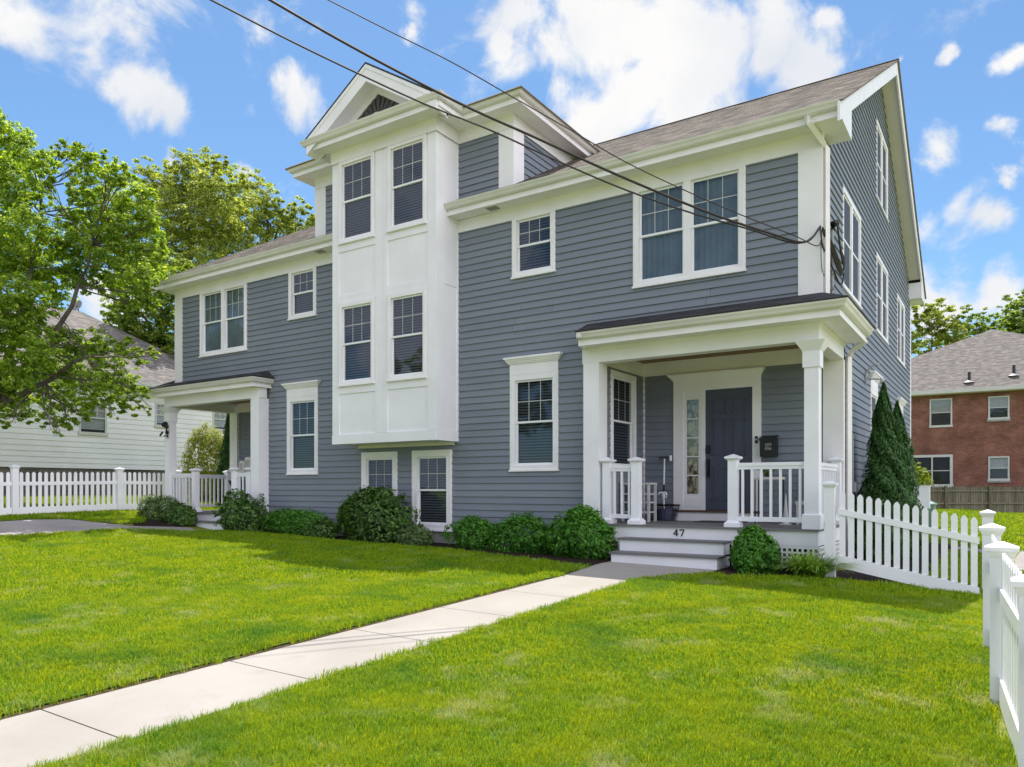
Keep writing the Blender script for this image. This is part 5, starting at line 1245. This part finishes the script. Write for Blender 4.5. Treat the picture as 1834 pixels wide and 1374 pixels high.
def wire(pix, s0, s1, r, label, end):
    m = MB(); P = []; n = len(pix)
    for i, (u, v) in enumerate(pix):
        t = i/(n-1); P.append(Vector(at(u, v, s0+(s1-s0)*t)))
    d = (P[0]-P[1]).normalized(); dl = (P[0]-P[1]).length; d2 = (P[1]-P[2]).normalized(); dd = (d-d2)*.6; E = [P[0]]
    for k in range(9): E.append(E[-1]+(d+dd*k*.3).normalized()*dl)
    P = E[:0:-1]+P+[Vector(end)]
    out = []
    for i in range(len(P)-1):
        p0, p1, p2, p3 = P[max(0, i-1)], P[i], P[i+1], P[min(len(P)-1, i+2)]
        for k in range(8):
            t = k/8; out.append(.5*((2*p1)+(-p0+p2)*t+(2*p0-5*p1+4*p2-p3)*t*t+(-p0+3*p1-3*p2+p3)*t*t*t))
    out.append(P[-1]); m.tube(out, r, 6); put(m.build('overhead_wire', 'wire_black'), label, 'wire', 'overhead wires to the house')
wire([(378, 0), (520, 73), (640, 131), (760, 186), (880, 234), (1000, 289), (1120, 340), (1240, 382), (1340, 410), (1430, 436)], 8.4, 10.4, .011, 'lowest of the three overhead wires, crossing the tower windows left of the others', (-.06, -.10, 3.76))
wire([(484, 0), (600, 67), (720, 132), (840, 193), (960, 247), (1080, 302), (1180, 345), (1280, 385), (1370, 415), (1440, 434)], 8.5, 10.4, .016, 'thickest overhead wire, the middle one of the three', (-.06, -.08, 3.80))
wire([(588, 0), (700, 57), (810, 112), (920, 175), (1020, 232), (1120, 290), (1220, 338), (1320, 382), (1420, 421), (1466, 440)], 8.6, 10.4, .007, 'thinnest and rightmost of the three overhead wires', (-.06, -.06, 3.82))

# ------------------------------------------------------------------ sky, sun, render
SD = Vector((-.21, .32, 1)).normalized(); elev = math.asin(SD.z); az = math.atan2(SD.x, SD.y)
w = bpy.data.worlds.new('World'); scene.world = w; w.use_nodes = True; nt = w.node_tree; nt.nodes.clear()
out = nt.nodes.new('ShaderNodeOutputWorld'); bg = nt.nodes.new('ShaderNodeBackground'); sky = nt.nodes.new('ShaderNodeTexSky')
sky.sky_type = 'NISHITA'; sky.sun_disc = False; sky.sun_elevation = elev; sky.sun_rotation = az; sky.air_density = 1.0; sky.dust_density = .4; sky.ozone_density = 1.5
tc = nt.nodes.new('ShaderNodeTexCoord'); LK = nt.links.new
CL = [(150, 35, 125), (60, 10, 110), (235, 60, 75), (170, 85, 55), (232, 168, 48), (262, 190, 52), (300, 208, 40), (205, 172, 30), (545, 185, 48), (572, 205, 40), (530, 160, 32), (722, 28, 32), (715, 60, 18), (940, 30, 80), (985, 100, 85), (1090, 50, 95), (1190, 70, 115), (1290, 110, 110), (1385, 95, 85), (1430, 120, 70), (1140, 150, 95), (1060, 225, 60), (1000, 170, 50), (1240, 165, 90), (1380, 20, 70), (900, 90, 40),
      (1685, 278, 46), (1700, 385, 50), (1745, 385, 36), (1660, 400, 40), (1825, 110, 26), (1700, 100, 16), (1820, 255, 26), (1786, 308, 18), (440, 320, 24), (290, 305, 26), (1700, 535, 70), (1790, 530, 60), (1650, 520, 50), (190, 540, 60), (1470, 35, 30), (1600, 100, 10)]
acc = None
wn = nt.nodes.new('ShaderNodeTexNoise'); wn.inputs['Scale'].default_value = 7; wn.inputs['Detail'].default_value = 7; wn.inputs['Roughness'].default_value = .62; LK(tc.outputs['Generated'], wn.inputs['Vector'])
ws = nt.nodes.new('ShaderNodeVectorMath'); ws.operation = 'SUBTRACT'; ws.inputs[1].default_value = (.5, .5, .5); LK(wn.outputs['Color'], ws.inputs[0])
wm = nt.nodes.new('ShaderNodeVectorMath'); wm.operation = 'SCALE'; wm.inputs['Scale'].default_value = .085; LK(ws.outputs[0], wm.inputs[0])
wv = nt.nodes.new('ShaderNodeVectorMath'); wv.operation = 'ADD'; LK(tc.outputs['Generated'], wv.inputs[0]); LK(wm.outputs[0], wv.inputs[1])
for (u, v, r) in CL:
    p = Vector(at(u, v, 1))-Vector((CX, CY, 0)); dn = p.normalized(); ra = r/F/p.length*(1.22 if r < 60 else 1.08)
    vd = nt.nodes.new('ShaderNodeVectorMath'); vd.operation = 'DISTANCE'; vd.inputs[1].default_value = dn; LK(wv.outputs[0], vd.inputs[0])
    mr = nt.nodes.new('ShaderNodeMapRange'); mr.inputs['From Min'].default_value = 0; mr.inputs['From Max'].default_value = ra*1.5; mr.inputs['To Min'].default_value = 1; mr.inputs['To Max'].default_value = 0; LK(vd.outputs['Value'], mr.inputs['Value'])
    if acc is None: acc = mr.outputs[0]
    else:
        mx = nt.nodes.new('ShaderNodeMath'); mx.operation = 'SMOOTH_MAX'; mx.inputs[2].default_value = .15; LK(acc, mx.inputs[0]); LK(mr.outputs[0], mx.inputs[1]); acc = mx.outputs[0]
# unseen clouds outside the frame, added as fill light for the shaded facade
n0 = nt.nodes.new('ShaderNodeTexNoise'); n0.inputs['Scale'].default_value = 2.2; n0.inputs['Detail'].default_value = 3; LK(tc.outputs['Generated'], n0.inputs['Vector'])
vdir = Vector((-s_, c_, .35)).normalized(); vo = nt.nodes.new('ShaderNodeVectorMath'); vo.operation = 'DOT_PRODUCT'; vo.inputs[1].default_value = vdir; LK(tc.outputs['Generated'], vo.inputs[0])
gt = nt.nodes.new('ShaderNodeMapRange'); gt.inputs['From Min'].default_value = .70; gt.inputs['From Max'].default_value = .50; gt.inputs['To Min'].default_value = 0; gt.inputs['To Max'].default_value = 1; LK(vo.outputs['Value'], gt.inputs['Value'])
r0 = nt.nodes.new('ShaderNodeMapRange'); r0.inputs['From Min'].default_value = .40; r0.inputs['From Max'].default_value = .56; LK(n0.outputs['Fac'], r0.inputs['Value'])
ml = nt.nodes.new('ShaderNodeMath'); ml.operation = 'MULTIPLY'; LK(r0.outputs[0], ml.inputs[0]); LK(gt.outputs[0], ml.inputs[1])
mx = nt.nodes.new('ShaderNodeMath'); mx.operation = 'MAXIMUM'; LK(acc, mx.inputs[0]); LK(ml.outputs[0], mx.inputs[1]); acc = mx.outputs[0]
eb_ = nt.nodes.new('ShaderNodeVectorMath'); eb_.operation = 'DISTANCE'; eb_.inputs[1].default_value = Vector((1, -.15, .42)).normalized(); LK(wv.outputs[0], eb_.inputs[0])  # unseen cloud bank in the east, added to brighten the gable wall
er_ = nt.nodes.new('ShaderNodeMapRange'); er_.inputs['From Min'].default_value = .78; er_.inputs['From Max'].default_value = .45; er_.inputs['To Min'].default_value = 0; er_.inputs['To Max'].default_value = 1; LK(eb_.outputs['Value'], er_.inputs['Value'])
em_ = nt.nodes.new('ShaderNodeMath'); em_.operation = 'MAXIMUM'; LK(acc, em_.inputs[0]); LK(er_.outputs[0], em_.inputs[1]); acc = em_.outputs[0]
nz = nt.nodes.new('ShaderNodeTexNoise'); nz.inputs['Scale'].default_value = 9; nz.inputs['Detail'].default_value = 9; nz.inputs['Roughness'].default_value = .58; nz.inputs['Distortion'].default_value = .35; LK(tc.outputs['Generated'], nz.inputs['Vector'])
a1 = nt.nodes.new('ShaderNodeMath'); a1.operation = 'MULTIPLY_ADD'; a1.inputs[1].default_value = 2.6; a1.inputs[2].default_value = -1.55; LK(nz.outputs['Fac'], a1.inputs[0])
a2 = nt.nodes.new('ShaderNodeMath'); a2.operation = 'ADD'; LK(acc, a2.inputs[0]); LK(a1.outputs[0], a2.inputs[1])
dm_ = nt.nodes.new('ShaderNodeMapRange'); dm_.interpolation_type = 'SMOOTHSTEP'; dm_.inputs['From Min'].default_value = .06; dm_.inputs['From Max'].default_value = .58; LK(a2.outputs[0], dm_.inputs['Value'])
# thin edges stay faint
n2 = nt.nodes.new('ShaderNodeTexNoise'); n2.inputs['Scale'].default_value = 5; n2.inputs['Detail'].default_value = 6; LK(tc.outputs['Generated'], n2.inputs['Vector'])
cc = nt.nodes.new('ShaderNodeMix'); cc.data_type = 'RGBA'; cc.inputs[6].default_value = (5.1, 5.35, 5.8, 1); cc.inputs[7].default_value = (6.5, 6.45, 6.4, 1)
c2 = nt.nodes.new('ShaderNodeMapRange'); c2.inputs['From Min'].default_value = .35; c2.inputs['From Max'].default_value = .62; LK(n2.outputs['Fac'], c2.inputs['Value']); LK(c2.outputs[0], cc.inputs[0])
tint = nt.nodes.new('ShaderNodeMix'); tint.data_type = 'RGBA'; tint.blend_type = 'MULTIPLY'; tint.inputs[0].default_value = 1; tint.inputs[7].default_value = (.76, .975, 1.09, 1); LK(sky.outputs[0], tint.inputs[6])
fm = nt.nodes.new('ShaderNodeMix'); fm.data_type = 'RGBA'; LK(dm_.outputs[0], fm.inputs[0]); LK(tint.outputs[2], fm.inputs[6]); LK(cc.outputs[2], fm.inputs[7])
gb = nt.nodes.new('ShaderNodeMix'); gb.data_type = 'RGBA'; gb.blend_type = 'MULTIPLY'; gb.inputs[0].default_value = 1
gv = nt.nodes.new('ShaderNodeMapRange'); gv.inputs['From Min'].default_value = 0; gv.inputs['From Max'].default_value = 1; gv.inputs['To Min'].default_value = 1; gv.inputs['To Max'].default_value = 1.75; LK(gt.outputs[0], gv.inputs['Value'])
LK(cc.outputs[2], gb.inputs[6]); cv = nt.nodes.new('ShaderNodeMix'); cv.data_type = 'RGBA'; cv.inputs[6].default_value = (1, 1, 1, 1); cv.inputs[7].default_value = (1.22, 1.19, 1.34, 1); LK(gt.outputs[0], cv.inputs[0]); ev = nt.nodes.new('ShaderNodeMix'); ev.data_type = 'RGBA'; ev.inputs[7].default_value = (3.0, 2.93, 3.1, 1); LK(er_.outputs[0], ev.inputs[0]); LK(cv.outputs[2], ev.inputs[6]); LK(ev.outputs[2], gb.inputs[7]); LK(gb.outputs[2], fm.inputs[7])  # added out-of-frame clouds boosted above the visible ones, the east bank most
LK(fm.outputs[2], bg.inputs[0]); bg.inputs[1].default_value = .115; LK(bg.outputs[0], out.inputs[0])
try: w.cycles.sampling_method = 'MANUAL'; w.cycles.sample_map_resolution = 512
except Exception: pass
sl = bpy.data.lights.new('sun', 'SUN'); so = bpy.data.objects.new('sun', sl); COL.objects.link(so)
sl.energy = 5.0; sl.angle = radians(.5); sl.color = (1, .945, .86); so.rotation_euler = SD.to_track_quat('Z', 'Y').to_euler(); so.location = (0, 0, 30)
scene.view_settings.view_transform = 'Standard'; scene.view_settings.look = 'None'; scene.view_settings.gamma = 1; scene.view_settings.exposure = .40
scene.render.engine = 'CYCLES'
scene.cycles.max_bounces = 8; scene.cycles.transparent_max_bounces = 12
